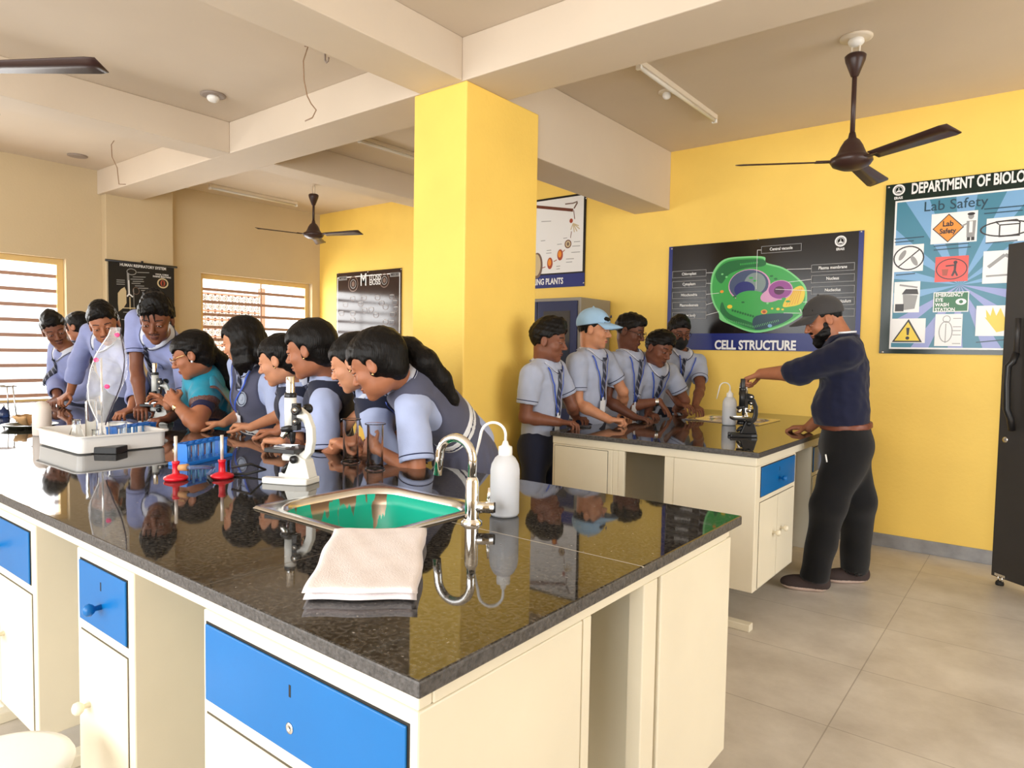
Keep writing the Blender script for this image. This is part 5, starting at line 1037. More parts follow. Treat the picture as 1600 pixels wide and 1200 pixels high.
def tripod():
    c = atz(6,652,B); t = empty('tripod', tuple(c), 'thin steel tripod stand at the left edge before the window', 'tripod'); h = .20
    MB().tube([c+V(.07*cos(a), .07*sin(a), h) for a in np.linspace(0, 2*pi, 24)[:-1]], .004, 8, closed=True).build('ring', M_steel, t)
    for a in (.5, 2.6, 4.7): MB().tube([c+V(.07*cos(a), .07*sin(a), h), c+V(.095*cos(a), .095*sin(a), 0)], .004, 8).build('leg', M_steel, t)
    b_ = empty('spirit_lamp', tuple(c+V(0,0,0)), 'small dark blue glass lamp standing beneath the tripod', 'lamp'); MB().lathe([(0,0),(.03,.0),(.034,.01),(.03,.045),(.012,.055),(.010,.065),(0,.065)], c, n=24).build('reservoir', mat('dark_blue_glass', srgb(40, 56, 96), .1, trans=.3), b_); MB().cone(c+V(0,0,.064), c+V(0,0,.085), .006, n=12).build('wick_holder', M_steel, b_)
tripod()
MB_ = MB(); MB_.obox(atz(905,667,B)+V(0,0,.005), (unit((.9,.42,0)), unit((-.42,.9,0)), (0,0,1)), (.075,.037,.0045)); ph_ = MB_.build('phone', M_black, bevel=.003); tag(ph_, 'black phone lying on the far worktop by the nearest boy\'s hand', 'phone')
def stool():
    c = atz(-8,1196,.46); t = empty('stool', (c[0], c[1], 0), 'white plastic stool at the bottom left corner', 'stool'); c = V(c[0], c[1], 0)
    MB().lathe([(0,.46),(.13,.46),(.150,.455),(.155,.445),(.150,.43),(.14,.428),(0,.43)], c, n=48).build('seat', M_white, t)
    for a in (.8, 2.37, 3.94, 5.5): MB().cone(c+V(.12*cos(a), .12*sin(a), .43), c+V(.17*cos(a), .17*sin(a), 0), .02, .015, 12).build('leg', M_white, t)
stool()
# ------------------------------------------------------------------ wall charts: printed sheets on the wall
def ink(name, c, rough=.3): return mat('ink_'+name, srgb(*c), rough, spec=.5)
INK = dict(black=(14,12,14), dark=(34,28,28), navy=(34,46,120), white=(240,240,240), green=(58,168,80), lgreen=(128,214,140), dgreen=(26,110,60), slate=(70,86,120), mist=(130,150,150), purple=(150,70,150), plum=(78,30,70), pink=(216,160,200), yellow=(236,206,60), amber=(226,160,60), orange=(240,150,50), teal=(66,132,158), sky=(120,170,214), lav=(150,160,214), red=(240,84,74), dteal=(28,66,84), grey=(150,150,150), brown=(110,60,44), rust=(170,74,52), sand=(206,188,150), blue=(60,130,180), bottle=(18,38,30), taupe=(120,96,84), maroon=(60,36,38))
class Chart:
    """o = a point of the sheet's plane, r / u = its right and up directions; print() puts flat ink shapes on it"""
    def __init__(s, name, label, o, r, u, back, bm, cat='poster'):
        s.o, s.r, s.u = V(o), V(r), V(u); s.n = np.cross(s.r, s.u); xs = [p[0] for p in back]; ys = [p[1] for p in back]
        s.t = empty(name, tuple(s.o+s.r*sum(xs)/4+s.u*min(ys)), label, cat); s.k = 0
        s.mb = {'sheet': MB().prism([back[0], back[1], back[2], back[3]], s.o, s.r, s.u, -s.n*.006)}; s.bm = bm; s.mats = [None]
    def px(s, u, v):
        d = (u-800)/FOC*CR+(v-600)/FOC*CD+CF; c = V(0,0,CAMH); t = np.dot(s.o-c, s.n)/np.dot(d, s.n); p = c+d*t-s.o; return (np.dot(p, s.r), np.dot(p, s.u))
    def m(s, c):
        if c not in s.mats: s.mats.append(c)
        return s.mats.index(c)
    def P(s, q, up=0.): return s.o+s.r*q[0]+s.u*q[1]+s.n*up
    def add(s, part, pts, c):
        s.k += 1; e = .0006+.00005*s.k; mb = s.mb['sheet']; vs = [s.P(q, e) for q in pts]; mb.add(vs, [tuple(range(len(vs)))], s.m(c)); return s
    def rect(s, part, x0, y0, x1, y1, c): return s.add(part, [(x0,y0),(x1,y0),(x1,y1),(x0,y1)], c)
    def ell(s, part, c0, rx, ry, c, rot=0., n=28): return s.add(part, [(c0[0]+rx*cos(a)*cos(rot)-ry*sin(a)*sin(rot), c0[1]+rx*cos(a)*sin(rot)+ry*sin(a)*cos(rot)) for a in np.linspace(0, 2*pi, n+1)[:-1]], c)
    def line(s, part, pts, w, c):
        for a, b in zip(pts[:-1], pts[1:]):
            a, b = V(a), V(b); d = unit(b-a); n = V(-d[1], d[0])*w/2; s.add(part, [a-n, b-n, b+n, a+n], c)
        return s
    def ring(s, part, c0, rx, ry, w, c, n=28):
        s.k += 1; e = .0006+.00005*s.k; mb = s.mb['sheet']; A = np.linspace(0, 2*pi, n+1)[:-1]
        vs = [s.P((c0[0]+rx*cos(a), c0[1]+ry*sin(a)), e) for a in A]+[s.P((c0[0]+(rx-w)*cos(a), c0[1]+(ry-w)*sin(a)), e) for a in A]; mb.add(vs, [(i, (i+1)%n, n+(i+1)%n, n+i) for i in range(n)], s.m(c)); return s
    def frame(s, part, x0, y0, x1, y1, w, c): return s.rect(part, x0, y0, x1, y0+w, c).rect(part, x0, y1-w, x1, y1, c).rect(part, x0, y0, x0+w, y1, c).rect(part, x1-w, y0, x1, y1, c)
    def txt(s, body, c0, size, c, fs=.82, bold=.0, align='CENTER', rot=0.):
        s.k += 1; r = s.r*cos(rot)+s.u*sin(rot); u = -s.r*sin(rot)+s.u*cos(rot); return text(body, size, s.P(c0, .0012+.00005*s.k), r, u, ink(c, INK[c]), 'lettering', s.t, align, fs, .0002, bold*size)
    def done(s):
        for part, mb in s.mb.items():
            used = sorted(set(mb.m)); mb.m = [used.index(i) for i in mb.m]; mb.build(part, [s.bm if i == 0 else ink(s.mats[i], INK[s.mats[i]]) for i in used], s.t, recalc=False)
        return s
def smooth(L, n=5):
    L = [V(q) for q in L]; N = len(L); out = []
    for i in range(N):
        a, b, c_, d = L[i-1], L[i], L[(i+1) % N], L[(i+2) % N]
        for k in range(n):
            t = k/n; out.append(tuple(.5*(2*b+(c_-a)*t+(2*a-5*b+4*c_-d)*t*t+(3*b-a-3*c_+d)*t**3)))
    return out
YP = WY-.010
RX_, UP_ = (1,0,0), (0,0,1)
def logo(c, q, r):
    c.ring('crest', q, r, r, r*.28, 'white'); c.ring('crest', q, r*.62, r*.62, r*.08, 'white'); c.add('crest', [(q[0]-r*.4,q[1]-r*.35),(q[0]+r*.4,q[1]-r*.35),(q[0]+r*.25,q[1]-r*.1),(q[0]+r*.06,q[1]-r*.1),(q[0]+r*.06,q[1]+r*.35),(q[0]-r*.06,q[1]+r*.35),(q[0]-r*.06,q[1]-r*.1),(q[0]-r*.25,q[1]-r*.1)], 'white'); c.txt('ERAIS', (q[0], q[1]-r*1.45), r*.62, 'white', .9, .03)
def pins(c, pts):
    for q in pts: MB().lathe([(0,.004),(.006,.003),(.007,.0),(0,-.001)], c.P(q, .001), c.n, n=12).build('pin', M_steel, c.t)
def cell_chart():
    gl = mat('glossy_black_print', (.010,.008,.008), .16, spec=.5)
    c = Chart('poster', 'CELL STRUCTURE chart with green cell on black ground', (0, YP, 0), RX_, UP_, [(-2.690,1.449),(-1.115,1.449),(-1.115,2.362),(-2.690,2.362)], gl); q = c.px
    c.rect('border', -2.69, 1.449, -2.655, 2.362, 'navy').rect('border', -1.150, 1.449, -1.115, 2.362, 'navy').rect('title_band', -2.69, 1.449, -1.115, 1.592, 'navy')
    f = lambda L: [q(1020+a/2.7586, 240+b/2.7586) for a, b in L]
    c.add('cell_drawing', smooth(f([(248,575),(262,505),(310,455),(400,443),(480,445),(490,470),(560,490),(620,530),(660,575),(664,640),(650,690),(560,745),(440,772),(330,735),(290,715),(284,690),(258,640)])), 'lgreen')
    c.add('cell_drawing', smooth(f([(256,575),(270,510),(315,462),(400,450),(474,452),(484,476),(558,497),(614,535),(652,580),(656,640),(642,684),(556,738),(440,763),(334,728),(296,690),(266,640)])), 'green')
    c.add('cell_drawing', smooth(f([(270,520),(315,470),(400,456),(478,458),(480,484),(400,494),(330,520),(295,560)])), 'dgreen')
    c.add('cell_drawing', smooth(f([(300,640),(330,690),(440,735),(445,760),(340,722),(292,680)])), 'dgreen').add('cell_drawing', smooth(f([(445,700),(600,690),(560,730),(445,760)])), 'dteal')
    c.ell('cell_drawing', f([(415,568)])[0], 0.174, 0.134, 'pink').ell('cell_drawing', f([(413,566)])[0], 0.163, 0.124, 'slate').ell('cell_drawing', f([(440,560)])[0], 0.089, 0.089, 'mist').ell('cell_drawing', f([(395,585)])[0], 0.086, 0.065, 'navy').ell('cell_drawing', f([(420,618)])[0], 0.120, 0.052, 'green')
    c.add('cell_drawing', smooth(f([(560,655),(600,590),(640,570),(656,600),(640,645),(590,660)])), 'yellow')
    for k in range(5): c.line('cell_drawing', f([(575+k*12,655-k*2),(610+k*8,590-k*3)]), .006, 'amber')
    c.ell('cell_drawing', f([(520,608)])[0], 0.107, 0.055, 'pink', .3).ell('cell_drawing', f([(549,588)])[0], 0.100, 0.079, 'pink').ell('cell_drawing', f([(549,587)])[0], 0.091, 0.072, 'purple').ell('cell_drawing', f([(545,590)])[0], 0.041, 0.034, 'plum')
    for a, b, r_, cc in ((298,595,.016,'orange'),(332,660,.022,'yellow'),(480,682,.026,'amber'),(480,682,.014,'rust'),(505,742,.018,'sky'),(540,670,.014,'yellow'),(515,668,.010,'yellow'),(560,672,.010,'yellow')): c.ell('cell_drawing', f([(a,b)])[0], r_, r_*.75, cc)
    for k in range(16): c.ell('cell_drawing', f([(300+((k*53)%300), 520+((k*97)%190))])[0], .010+.004*(k % 3), .008, ('lgreen','dgreen','green')[k % 3]) if k not in (2,3,7,9,12) else None
    for k in range(40): c.line('cell_drawing', f([(300+k*7.5, 742-abs(k-18)*1.9), (303+k*7.5, 752-abs(k-18)*2.0)]), .003, 'lgreen') if k < 33 else None
    for k in range(9): c.ell('cell_drawing', f([(345+k*11, 676+k*3.2)])[0], 0.009, 0.010, 'dgreen'); c.ell('cell_drawing', f([(380+k*9, 478-k*1)])[0], 0.007, 0.009, 'green')
    def lab(u0, v0, u1, v1, tx, to):
        a, b = q(u0, v0), q(u1, v1); y = (a[1]+b[1])/2; h = .030; c.frame('caption_box', a[0], y-h, b[0], y+h, .004, 'grey'); c.txt(tx, ((a[0]+b[0])/2, y), .033, 'white', .85, .02); e = q(*to); x = b[0] if e[0] > b[0] else a[0]; c.line('pointer', [(x, y), e], .0035, 'white')
    for v, tx, to in ((428,'Chloroplast',(1115,426)),(444,'Cytoplasm',(1112,443)),(461,'Mitochondria',(1124,458)),(477,'Plasmodesmata',(1114,473)),(493,'Golgi body',(1124,487))): lab(1051, v+.5, 1104, v-.5, tx, to)
    for v, tx, to in ((418,'Plasma membrane',(1230,421)),(435,'Nucleus',(1232,441)),(453,'Nucleolus',(1212,452)),(471,'Endoplasmic Reticulum',(1255,472)),(489,'Ribosome',(1225,489))): lab(1268, v+2, 1336, v-2, tx, to)
    lab(1190, 391, 1253, 386, 'Central vacuole', (1184, 391)); c.line('pointer', [q(1184,391), q(1182,452)], .0035, 'white')
    c.txt('CELL STRUCTURE', ((q(1119,540)[0]+q(1242,540)[0])/2, q(1180,540)[1]), .105, 'white', .80, .035); logo(c, q(1314,377), .042); pins(c, [q(1050,389), q(1185,374), q(1346,362)]); c.done()
def safety_chart():
    c = Chart('poster', 'DEPARTMENT OF BIOLOGY lab safety board in green frame', (0, YP, 0), RX_, UP_, [(-.982,1.442),(.66,1.442),(.66,2.675),(-.982,2.675)], ink('bottle', INK['bottle'], .2)); q = c.px
    x0, z0 = q(1389,545); z1 = q(1395,315)[1]; c.rect('white_border', x0, z0, .62, z1, 'white'); x0 += .012; z0 += .012; z1 -= .012; c.rect('picture_ground', x0, z0, .61, z1, 'teal')
    cx, cz = q(1500,445)
    for k in range(14):
        a = 2*pi*k/14+.1
        def edge(a):
            d = V(cos(a), sin(a)); t = min([t for t in ((.61-cx)/d[0] if d[0] > 0 else (x0-cx)/d[0] if d[0] < 0 else 9, (z1-cz)/d[1] if d[1] > 0 else (z0-cz)/d[1] if d[1] < 0 else 9)]); return (cx+d[0]*t, cz+d[1]*t)
        c.add('picture_ground', [(cx, cz), edge(a), edge(a+.2)], 'sky' if sin(a) > -.2 else 'lav')
    def card(u0, v0, u1, v1, col='white'):
        a, b = q(u0, v0), q(u1, v1); c.rect('picture_card', a[0], b[1], b[0], a[1], col); return a[0], b[1], b[0], a[1]
    c.txt('DEPARTMENT OF BIOLOGY', (q(1424,297)[0], q(1424,296)[1]), .105, 'white', .565, .030, 'LEFT'); logo(c, q(1404.5,297), .040)
    c.txt('Lab Safety', ((q(1444,320)[0]+q(1543,320)[0])/2, q(1495,319)[1]), .098, 'dteal', .95, .004)
    a = card(1456,335,1526,377); X = lambda f: a[0]+(a[2]-a[0])*f; Z = lambda f: a[1]+(a[3]-a[1])*f
    c.add('picture_card', [(X(.03),Z(.5)),(X(.38),Z(.03)),(X(.72),Z(.5)),(X(.38),Z(.97))], 'dark'); c.add('picture_card', [(X(.06),Z(.5)),(X(.38),Z(.07)),(X(.69),Z(.5)),(X(.38),Z(.93))], 'orange'); c.txt('Lab', (X(.37),Z(.64)), .052, 'dark', .9, .03); c.txt('Safety', (X(.37),Z(.40)), .048, 'dark', .85, .03)
    c.ell('picture_card', (X(.86),Z(.82)), .017, .020, 'grey').ell('picture_card', (X(.86),Z(.9)), .022, .010, 'dark').add('picture_card', [(X(.78),Z(.15)),(X(.95),Z(.15)),(X(.97),Z(.68)),(X(.77),Z(.68))], 'grey').rect('picture_card', X(.83), Z(.3), X(.90), Z(.66), 'white').line('picture_card', [(X(.78),Z(.6)),(X(.66),Z(.52))], .010, 'grey').rect('picture_card', X(.79), Z(.04), X(.86), Z(.15), 'dark').rect('picture_card', X(.88), Z(.04), X(.95), Z(.15), 'dark')
    a = card(1542,342,1602,376); c.ring('picture_card', ((a[0]+a[2])/2,(a[1]*.45+a[3]*.55)), .145, .055, .010, 'dark'); c.frame('picture_card', a[0]+.07, a[1]+.035, a[2]-.03, a[1]+.12, .008, 'dark').line('picture_card', [(a[0]+.07,a[1]+.12),(a[0]+.05,a[1]+.14),(a[2]-.05,a[1]+.145),(a[2]-.03,a[1]+.12)], .007, 'dark')
    a = card(1398,384,1442,423); cc = ((a[0]+a[2])/2,(a[1]+a[3])/2); c.ring('picture_card', cc, .098, .088, .009, 'dark').line('picture_card', [(cc[0]-.066,cc[1]-.062),(cc[0]+.068,cc[1]+.058)], .008, 'dark'); c.ell('picture_card', (cc[0]-.040,cc[1]+.022), .016, .040, 'grey', -.5).ell('picture_card', (cc[0]+.036,cc[1]-.022), .016, .040, 'grey', .5)
    a = card(1462,402,1512,439,'red'); cc = ((a[0]+a[2])/2,(a[1]+a[3])/2); c.ring('picture_card', cc, .094, .074, .007, 'maroon').ell('picture_card', (cc[0]+.022,cc[1]+.045), .012, .012, 'maroon').line('picture_card', [(cc[0]+.022,cc[1]+.035),(cc[0]+.020,cc[1]-.010),(cc[0]+.005,cc[1]-.05)], .014, 'maroon').line('picture_card', [(cc[0]+.02,cc[1]-.01),(cc[0]+.036,cc[1]-.05)], .011, 'maroon').line('picture_card', [(cc[0]+.02,cc[1]+.026),(cc[0]-.035,cc[1]+.022)], .010, 'maroon').add('picture_card', [(cc[0]-.058,cc[1]+.0),(cc[0]-.018,cc[1]+.0),(cc[0]-.024,cc[1]-.045),(cc[0]-.052,cc[1]-.045)], 'rust')
    a = card(1537,393,1600,441); c.line('picture_card', [(a[0]+.03,a[1]+.11),(a[0]+.12,a[1]+.19),(a[0]+.24,a[1]+.12)], .022, 'grey').line('picture_card', [(a[0]+.02,a[1]+.05),(a[0]+.30,a[1]+.06)], .012, 'grey')
    a = card(1398,441,1436,488); X = lambda f: a[0]+(a[2]-a[0])*f; Z = lambda f: a[1]+(a[3]-a[1])*f; c.add('picture_card', [(X(.40),Z(.08)),(X(.82),Z(.12)),(X(.92),Z(.55)),(X(.34),Z(.6))], 'grey').add('picture_card', [(X(.30),Z(.6)),(X(.95),Z(.58)),(X(.9),Z(.75)),(X(.45),Z(.76))], 'dark').rect('picture_card', X(.06), Z(.04), X(.40), Z(.28), 'dark').line('picture_card', [(X(.2),Z(.9)),(X(.9),Z(.8))], .012, 'grey')
    a = card(1459,457,1513,487,'dgreen'); c.frame('picture_card', a[0], a[1], a[2], a[3], .006, 'white')
    for i, tx in enumerate(('EMERGENCY','EYE','WASH','STATION')): c.txt(tx, (a[0]+.012, a[3]-.022-.034*i), .034, 'white', .85, .03, 'LEFT')
    c.ell('picture_card', (a[2]-.045,(a[1]+a[3])/2), .032, .022, 'white').ell('picture_card', (a[2]-.045,(a[1]+a[3])/2), .012, .012, 'dgreen')
    a = card(1394,498,1445,536); X = lambda f: a[0]+(a[2]-a[0])*f; Z = lambda f: a[1]+(a[3]-a[1])*f; c.add('picture_card', [(X(.02),Z(.03)),(X(.92),Z(.03)),(X(.50),Z(.98))], 'dark').add('picture_card', [(X(.10),Z(.09)),(X(.84),Z(.09)),(X(.49),Z(.86))], 'yellow').add('picture_card', [(X(.44),Z(.62)),(X(.54),Z(.62)),(X(.52),Z(.32)),(X(.46),Z(.32))], 'dark').ell('picture_card', (X(.485),Z(.2)), .012, .012, 'dark')
    a = card(1462,491,1502,541); X = lambda f: a[0]+(a[2]-a[0])*f; Z = lambda f: a[1]+(a[3]-a[1])*f; c.ring('picture_card', (X(.42),Z(.84)), .024, .026, .005, 'grey').ring('picture_card', (X(.40),Z(.45)), .042, .075, .006, 'grey').line('picture_card', [(X(.40),Z(.1)),(X(.40),Z(.7))], .005, 'grey')
    for zf in (.86,.6,.48,.35,.08): c.line('caption', [(X(.66),Z(zf)),(X(.96),Z(zf))], .005, 'grey')
    a = card(1526,478,1600,525); X = lambda f: a[0]+(a[2]-a[0])*f; Z = lambda f: a[1]+(a[3]-a[1])*f; c.add('picture_card', [(X(.18),Z(.62)),(X(.44),Z(.12)),(X(.66),Z(.2)),(X(.72),Z(.62)),(X(.62),Z(.52)),(X(.50),Z(.92)),(X(.42),Z(.66)),(X(.34),Z(.95)),(X(.30),Z(.66)),(X(.20),Z(.88)),(X(.22),Z(.6))], 'yellow')
    for u, v, w_ in ((1398,374,46),(1398,379,30),(1459,385,55),(1459,391,58),(1538,327,70),(1538,334,60),(1540,380,50),(1400,430,30),(1525,535,52)): c.line('caption', [q(u, v), q(u+w_, v-w_*.09)], .007, 'dteal')
    pins(c, [q(1389,293), q(1379,550)]); c.done()
def plant_chart():
    c = Chart('poster', 'white FLOWERING PLANTS chart half hidden by the yellow pillar', (0, YP, 0), RX_, UP_, [(-5.0,2.055),(-3.572,2.055),(-3.572,2.955),(-5.0,2.955)], ink('black', INK['black'])); q = c.px
    c.rect('picture_ground', -4.97, 2.20, -3.597, 2.935, 'white').rect('title_band', -5.0, 2.055, -3.572, 2.185, 'navy'); c.txt('LIFE CYCLE OF FLOWERING PLANTS', (q(880,439)[0], q(880,439)[1]), .085, 'white', .72, .03, 'RIGHT')
    F_ = lambda a, b: q(820+a/3.6375, 290+b/3.6375)
    c.line('plant_drawing', [F_(40,118),F_(190,132),F_(275,140)], .030, 'brown').line('plant_drawing', [F_(230,105),F_(275,100),F_(300,90)], .012, 'taupe').line('plant_drawing', [F_(280,130),F_(300,95)], .016, 'taupe').line('plant_drawing', [F_(278,140),F_(284,190)], .008, 'brown')
    c.ell('plant_drawing', F_(264,200), .020, .022, 'rust')
    for dx, dy in ((20,10),(45,15),(50,35),(35,50),(20,55),(0,40)): c.line('plant_drawing', [F_(275,215), F_(262+dx,215+dy*.9)], .010, 'sand')
    c.line('plant_drawing', [F_(266,260),F_(260,298)], .007, 'brown'); c.ell('plant_drawing', F_(246,332), .040, .042, 'brown').ell('plant_drawing', F_(246,332), .030, .032, 'sand').ell('plant_drawing', F_(246,332), .014, .018, 'taupe')
    c.ell('plant_drawing', F_(201,394), .034, .055, 'rust').ell('plant_drawing', F_(199,390), .020, .034, 'orange').ell('plant_drawing', F_(143,442), .034, .058, 'rust').ell('plant_drawing', F_(141,438), .020, .036, 'orange')
    c.line('plant_drawing', [F_(228,365),F_(215,378)], .008, 'rust').line('plant_drawing', [F_(182,422),F_(165,432)], .008, 'rust').line('plant_drawing', [F_(118,462),F_(100,468)], .008, 'rust'); c.ell('plant_drawing', F_(70,455), .07, .13, 'taupe').ell('plant_drawing', F_(66,452), .055, .11, 'sand')
    for a, b, l in ((95,205,55),(92,315,25),(280,320,35),(270,345,45),(265,380,50),(235,418,45),(235,436,35),(180,460,22),(180,475,20),(220,300,22),(185,335,26),(125,370,26),(122,385,30)): c.line('caption', [F_(a,b),F_(a+l,b-3)], .006, 'grey')
    pins(c, [F_(350,72), F_(335,552)]); c.done()
def mitosis_chart():
    c = Chart('poster', 'dark brown MITOSIS and MEIOSIS chart at the far end beside the barred window', (0, YP, 0), RX_, UP_, [(-7.42,1.20),(-6.172,1.20),(-6.172,2.388),(-7.42,2.388)], mat('glossy_brown_print', srgb(52,38,36), .12, spec=.6)); q = c.px
    c.frame('white_line', -7.405, 1.32, -6.195, 2.335, .012, 'white'); c.txt('M', (q(568,438)[0], q(568,438)[1]-.0), .22, 'white', .75, .01); c.txt('ITOSIS', (q(578,434)[0]-.01, q(580,434)[1]), .10, 'white', .78, .01, 'LEFT'); c.txt('EIOSIS', (q(578,441)[0]-.01, q(580,441.5)[1]), .10, 'white', .78, .01, 'LEFT')
    F_ = lambda a, b: q(510+a/8, 410+b/8)
    for a, b, tx in ((207,200,'MITOSIS'),(855,152,'MEIOSIS')): p = F_(a,b); c.rect('title_tag', p[0]-.085, p[1]-.025, p[0]+.085, p[1]+.025, 'grey'); c.txt(tx, p, .046, 'dark', .85, .03)
    for a, b, r_ in ((335,270,.10),(725,225,.09)): c.ring('cell_drawing', F_(a,b), r_, r_, .012, 'taupe').ring('cell_drawing', F_(a,b), r_*.6, r_*.6, .010, 'grey').ell('cell_drawing', F_(a,b), r_*.3, r_*.35, 'taupe')
    for a, b in ((330,450),(470,445),(240,530),(430,520),(190,640),(330,640),(480,600),(640,440),(820,430),(690,510),(860,500),(740,560),(870,580),(560,590),(620,660),(830,650),(740,745),(820,750),(330,720)): c.ring('cell_drawing', F_(a,b), .050, .034, .006, 'taupe').line('caption', [F_(a-28,b-22),F_(a+28,b-24)], .009, 'grey')
    pins(c, [F_(145,140), F_(520,118), F_(935,85)]); c.done()
def lung_chart():
    o = V(LX+.125, 0, 0); c = Chart('wall_chart', 'black HUMAN RESPIRATORY SYSTEM scroll hanging on the pier between the windows', o, (0,1,0), UP_, [(2.985,1.25),(3.66,1.25),(3.66,2.272),(2.985,2.272)], ink('black', INK['black'], .45), 'chart'); q = c.px
    MB().cone(V(o[0]+.003,2.955,2.277), V(o[0]+.003,3.69,2.277), .012, n=10).build('top_rod', M_black, c.t); MB().cone(V(o[0]+.003,3.32,2.280), V(o[0]+.003,3.32,2.305), .012, n=8).build('hook', M_black, c.t); MB().cone(V(o[0]+.003,2.955,1.25), V(o[0]+.003,3.69,1.25), .012, n=10).build('bottom_rod', M_black, c.t)
    c.txt('HUMAN RESPIRATORY SYSTEM', ((q(193,415)[0]+q(254,420)[0])/2, q(224,417)[1]), .042, 'white', .82, .02); c.txt('VOCAL CORDS', q(253,429.5), .024, 'white', .85, .02); c.txt('DURING BREATHING', q(253,433), .024, 'white', .85, .02)
    F_ = lambda a, b: q(160+a/11.43, 395+b/11.43)
    c.ring('airway_drawing', F_(520,340), .05, .035, .008, 'grey').line('airway_drawing', [F_(455,360),F_(462,500),F_(475,735)], .022, 'grey').line('airway_drawing', [F_(475,735),F_(440,780)], .014, 'white').line('airway_drawing', [F_(475,735),F_(545,790)], .014, 'white').line('airway_drawing', [F_(470,490),F_(478,730)], .010, 'white')
    c.add('lung_drawing', [F_(395,610),F_(425,680),F_(430,900),F_(380,980),F_(290,1050),(F_(275,900)),F_(275,720),F_(330,650)], 'sand').ring('lung_drawing', F_(600,680), .035, .04, .006, 'taupe').line('lung_drawing', [F_(490,790),F_(495,1010)], .010, 'sand').line('lung_drawing', [F_(555,640),F_(565,980)], .006, 'grey').line('lung_drawing', [F_(370,985),F_(590,990)], .010, 'sand')
    c.ring('vocal_cords', F_(1078,545), .060, .055, .014, 'sand').ell('vocal_cords', F_(1078,545), .012, .032, 'black').ell('vocal_cords', F_(1078,545), .026, .034, 'rust').ell('vocal_cords', F_(1078,548), .009, .030, 'black')
    for a, b, l in ((620,350,215),(540,430,230),(500,470,230),(540,510,200),(520,545,160),(580,590,165),(640,630,180),(690,670,130),(250,485,150),(250,520,150),(250,558,150),(370,1060,170),(575,1125,80),(340,1190,180),(650,1190,40)): c.line('caption', [F_(a,b),F_(a+l,b+6)], .008, 'grey')
    c.done()
cell_chart(); safety_chart(); plant_chart(); mitosis_chart(); lung_chart()
# ------------------------------------------------------------------ ceiling fans, tube battens, roses, wires
M_fan = mat('dark_brown_fan', srgb(58, 38, 34), .35); M_cream2 = mat('pale_batten', srgb(226, 214, 196), .5)
def fan(label, hub, top, ang, L=.60, tilt=None):
    t = empty('ceiling_fan', tuple(hub), label, 'ceiling fan', 'brown three bladed ceiling fans'); c = V(hub); tp = V(top)
    MB().cone(c+V(0,0,.10), tp-V(0,0,.14), .013, n=14).build('down_rod', M_fan, t)
    MB().lathe([(.010,-.06),(.020,-.055),(.052,.03),(.056,.055),(.045,.065),(0,.066)], tp-V(0,0,.16), n=24).build('canopy', M_fan, t)
    for x in (-1, 1): MB().tube([tp+V(x*.018,0,-.10), tp+V(x*.022,0,-.03), tp+V(x*.012,0,-.002)], .0055, 8).build('hook', M_cream2, t)
    MB().lathe([(0,-.075),(.055,-.072),(.098,-.052),(.112,-.03),(.108,-.012),(.085,.0),(.072,.02),(.058,.055),(.040,.085),(.022,.10),(.016,.13),(0,.13)], c, n=36).build('motor', M_fan, t)
    for a in ang:
        d = V(cos(a), sin(a), 0); s = V(-sin(a), cos(a), 0); mb = MB(); n = 14; Lf, Rt = [], []
        for i in range(n+1):
            f = i/n; w_ = .042+.020*f; x = .15+(L-.15)*f; e = 1 if f < .96 else .8; tl = -.22; Lf.append(c+d*x+s*w_*e-V(0,0,.030)+V(0,0,w_*tl)); Rt.append(c+d*x-s*w_*e-V(0,0,.030)-V(0,0,w_*tl))
        mb.strip(Lf, Rt); b = mb.build('blade', M_fan, t, thick=.006); MB().obox(c+d*.135-V(0,0,.028), (d, s, (0,0,1)), (.055,.018,.004)).build('blade_bracket', M_fan, b)
    return t
# each blade's heading is measured from where its tip stands in the photograph
def head_of(hub, tips): 
    out = []
    for u, v in tips: p = atz(u, v, hub[2]-.03); out.append(math.atan2(p[1]-hub[1], p[0]-hub[0]))
    return out
f1t = atz(1338, 58, CEIL); f1 = V(f1t[0], f1t[1], at(1337, 243, f1t[1])[2]); fan('ceiling fan in front of the yellow wall above the bearded man', f1, f1t, head_of(f1, [(1167,258)])+[head_of(f1, [(1167,258)])[0]+k*2*pi/3 for k in (1, 2)], .62)
f2t = V(-6.46, 4.62, CEIL); f2 = V(-6.46, 4.62, at(490,363,4.62)[2]); a2 = head_of(f2, [(397,356)])[0]; fan('ceiling fan at the far end near the corner of the barred window', f2, f2t, [a2+k*2*pi/3 for k in range(3)], .62)
p3 = atz(160, 102, 2.74); f3 = V(p3[0]-.66, p3[1]-.44, 2.77); a3 = math.atan2(.44, .66); fan('ceiling fan cut off by left edge of the picture', f3, V(f3[0], f3[1], CEIL), [a3+k*2*pi/3 for k in range(3)], .79)
def batten(label, x, y0, y1):
    t = empty('tube_light', (x, (y0+y1)/2, CEIL), label, 'tube light', 'slim tube light battens on the ceiling'); MB().box((x-.020, y0, CEIL-.034), (x+.020, y1, CEIL-.0005), c=.003).build('batten', M_cream2, t)
    MB().cone((x, y0+.02, CEIL-.044), (x, y1-.02, CEIL-.044), .013, n=12).build('tube', mat('unlit_tube', srgb(226, 220, 208), .3), t)
    for y in (y0+.01, y1-.01): MB().box((x-.018, y-.012, CEIL-.060), (x+.018, y+.012, CEIL-.034), c=.003).build('end_holder', M_white, t)
batten('tube light batten on the ceiling right of the yellow pillar', -2.03, 3.78, 5.0); batten('tube light batten by the far window wall', -7.36, 3.9, 5.02); batten('tube light batten just left of the pillar top', -4.62, 3.75, 4.95)
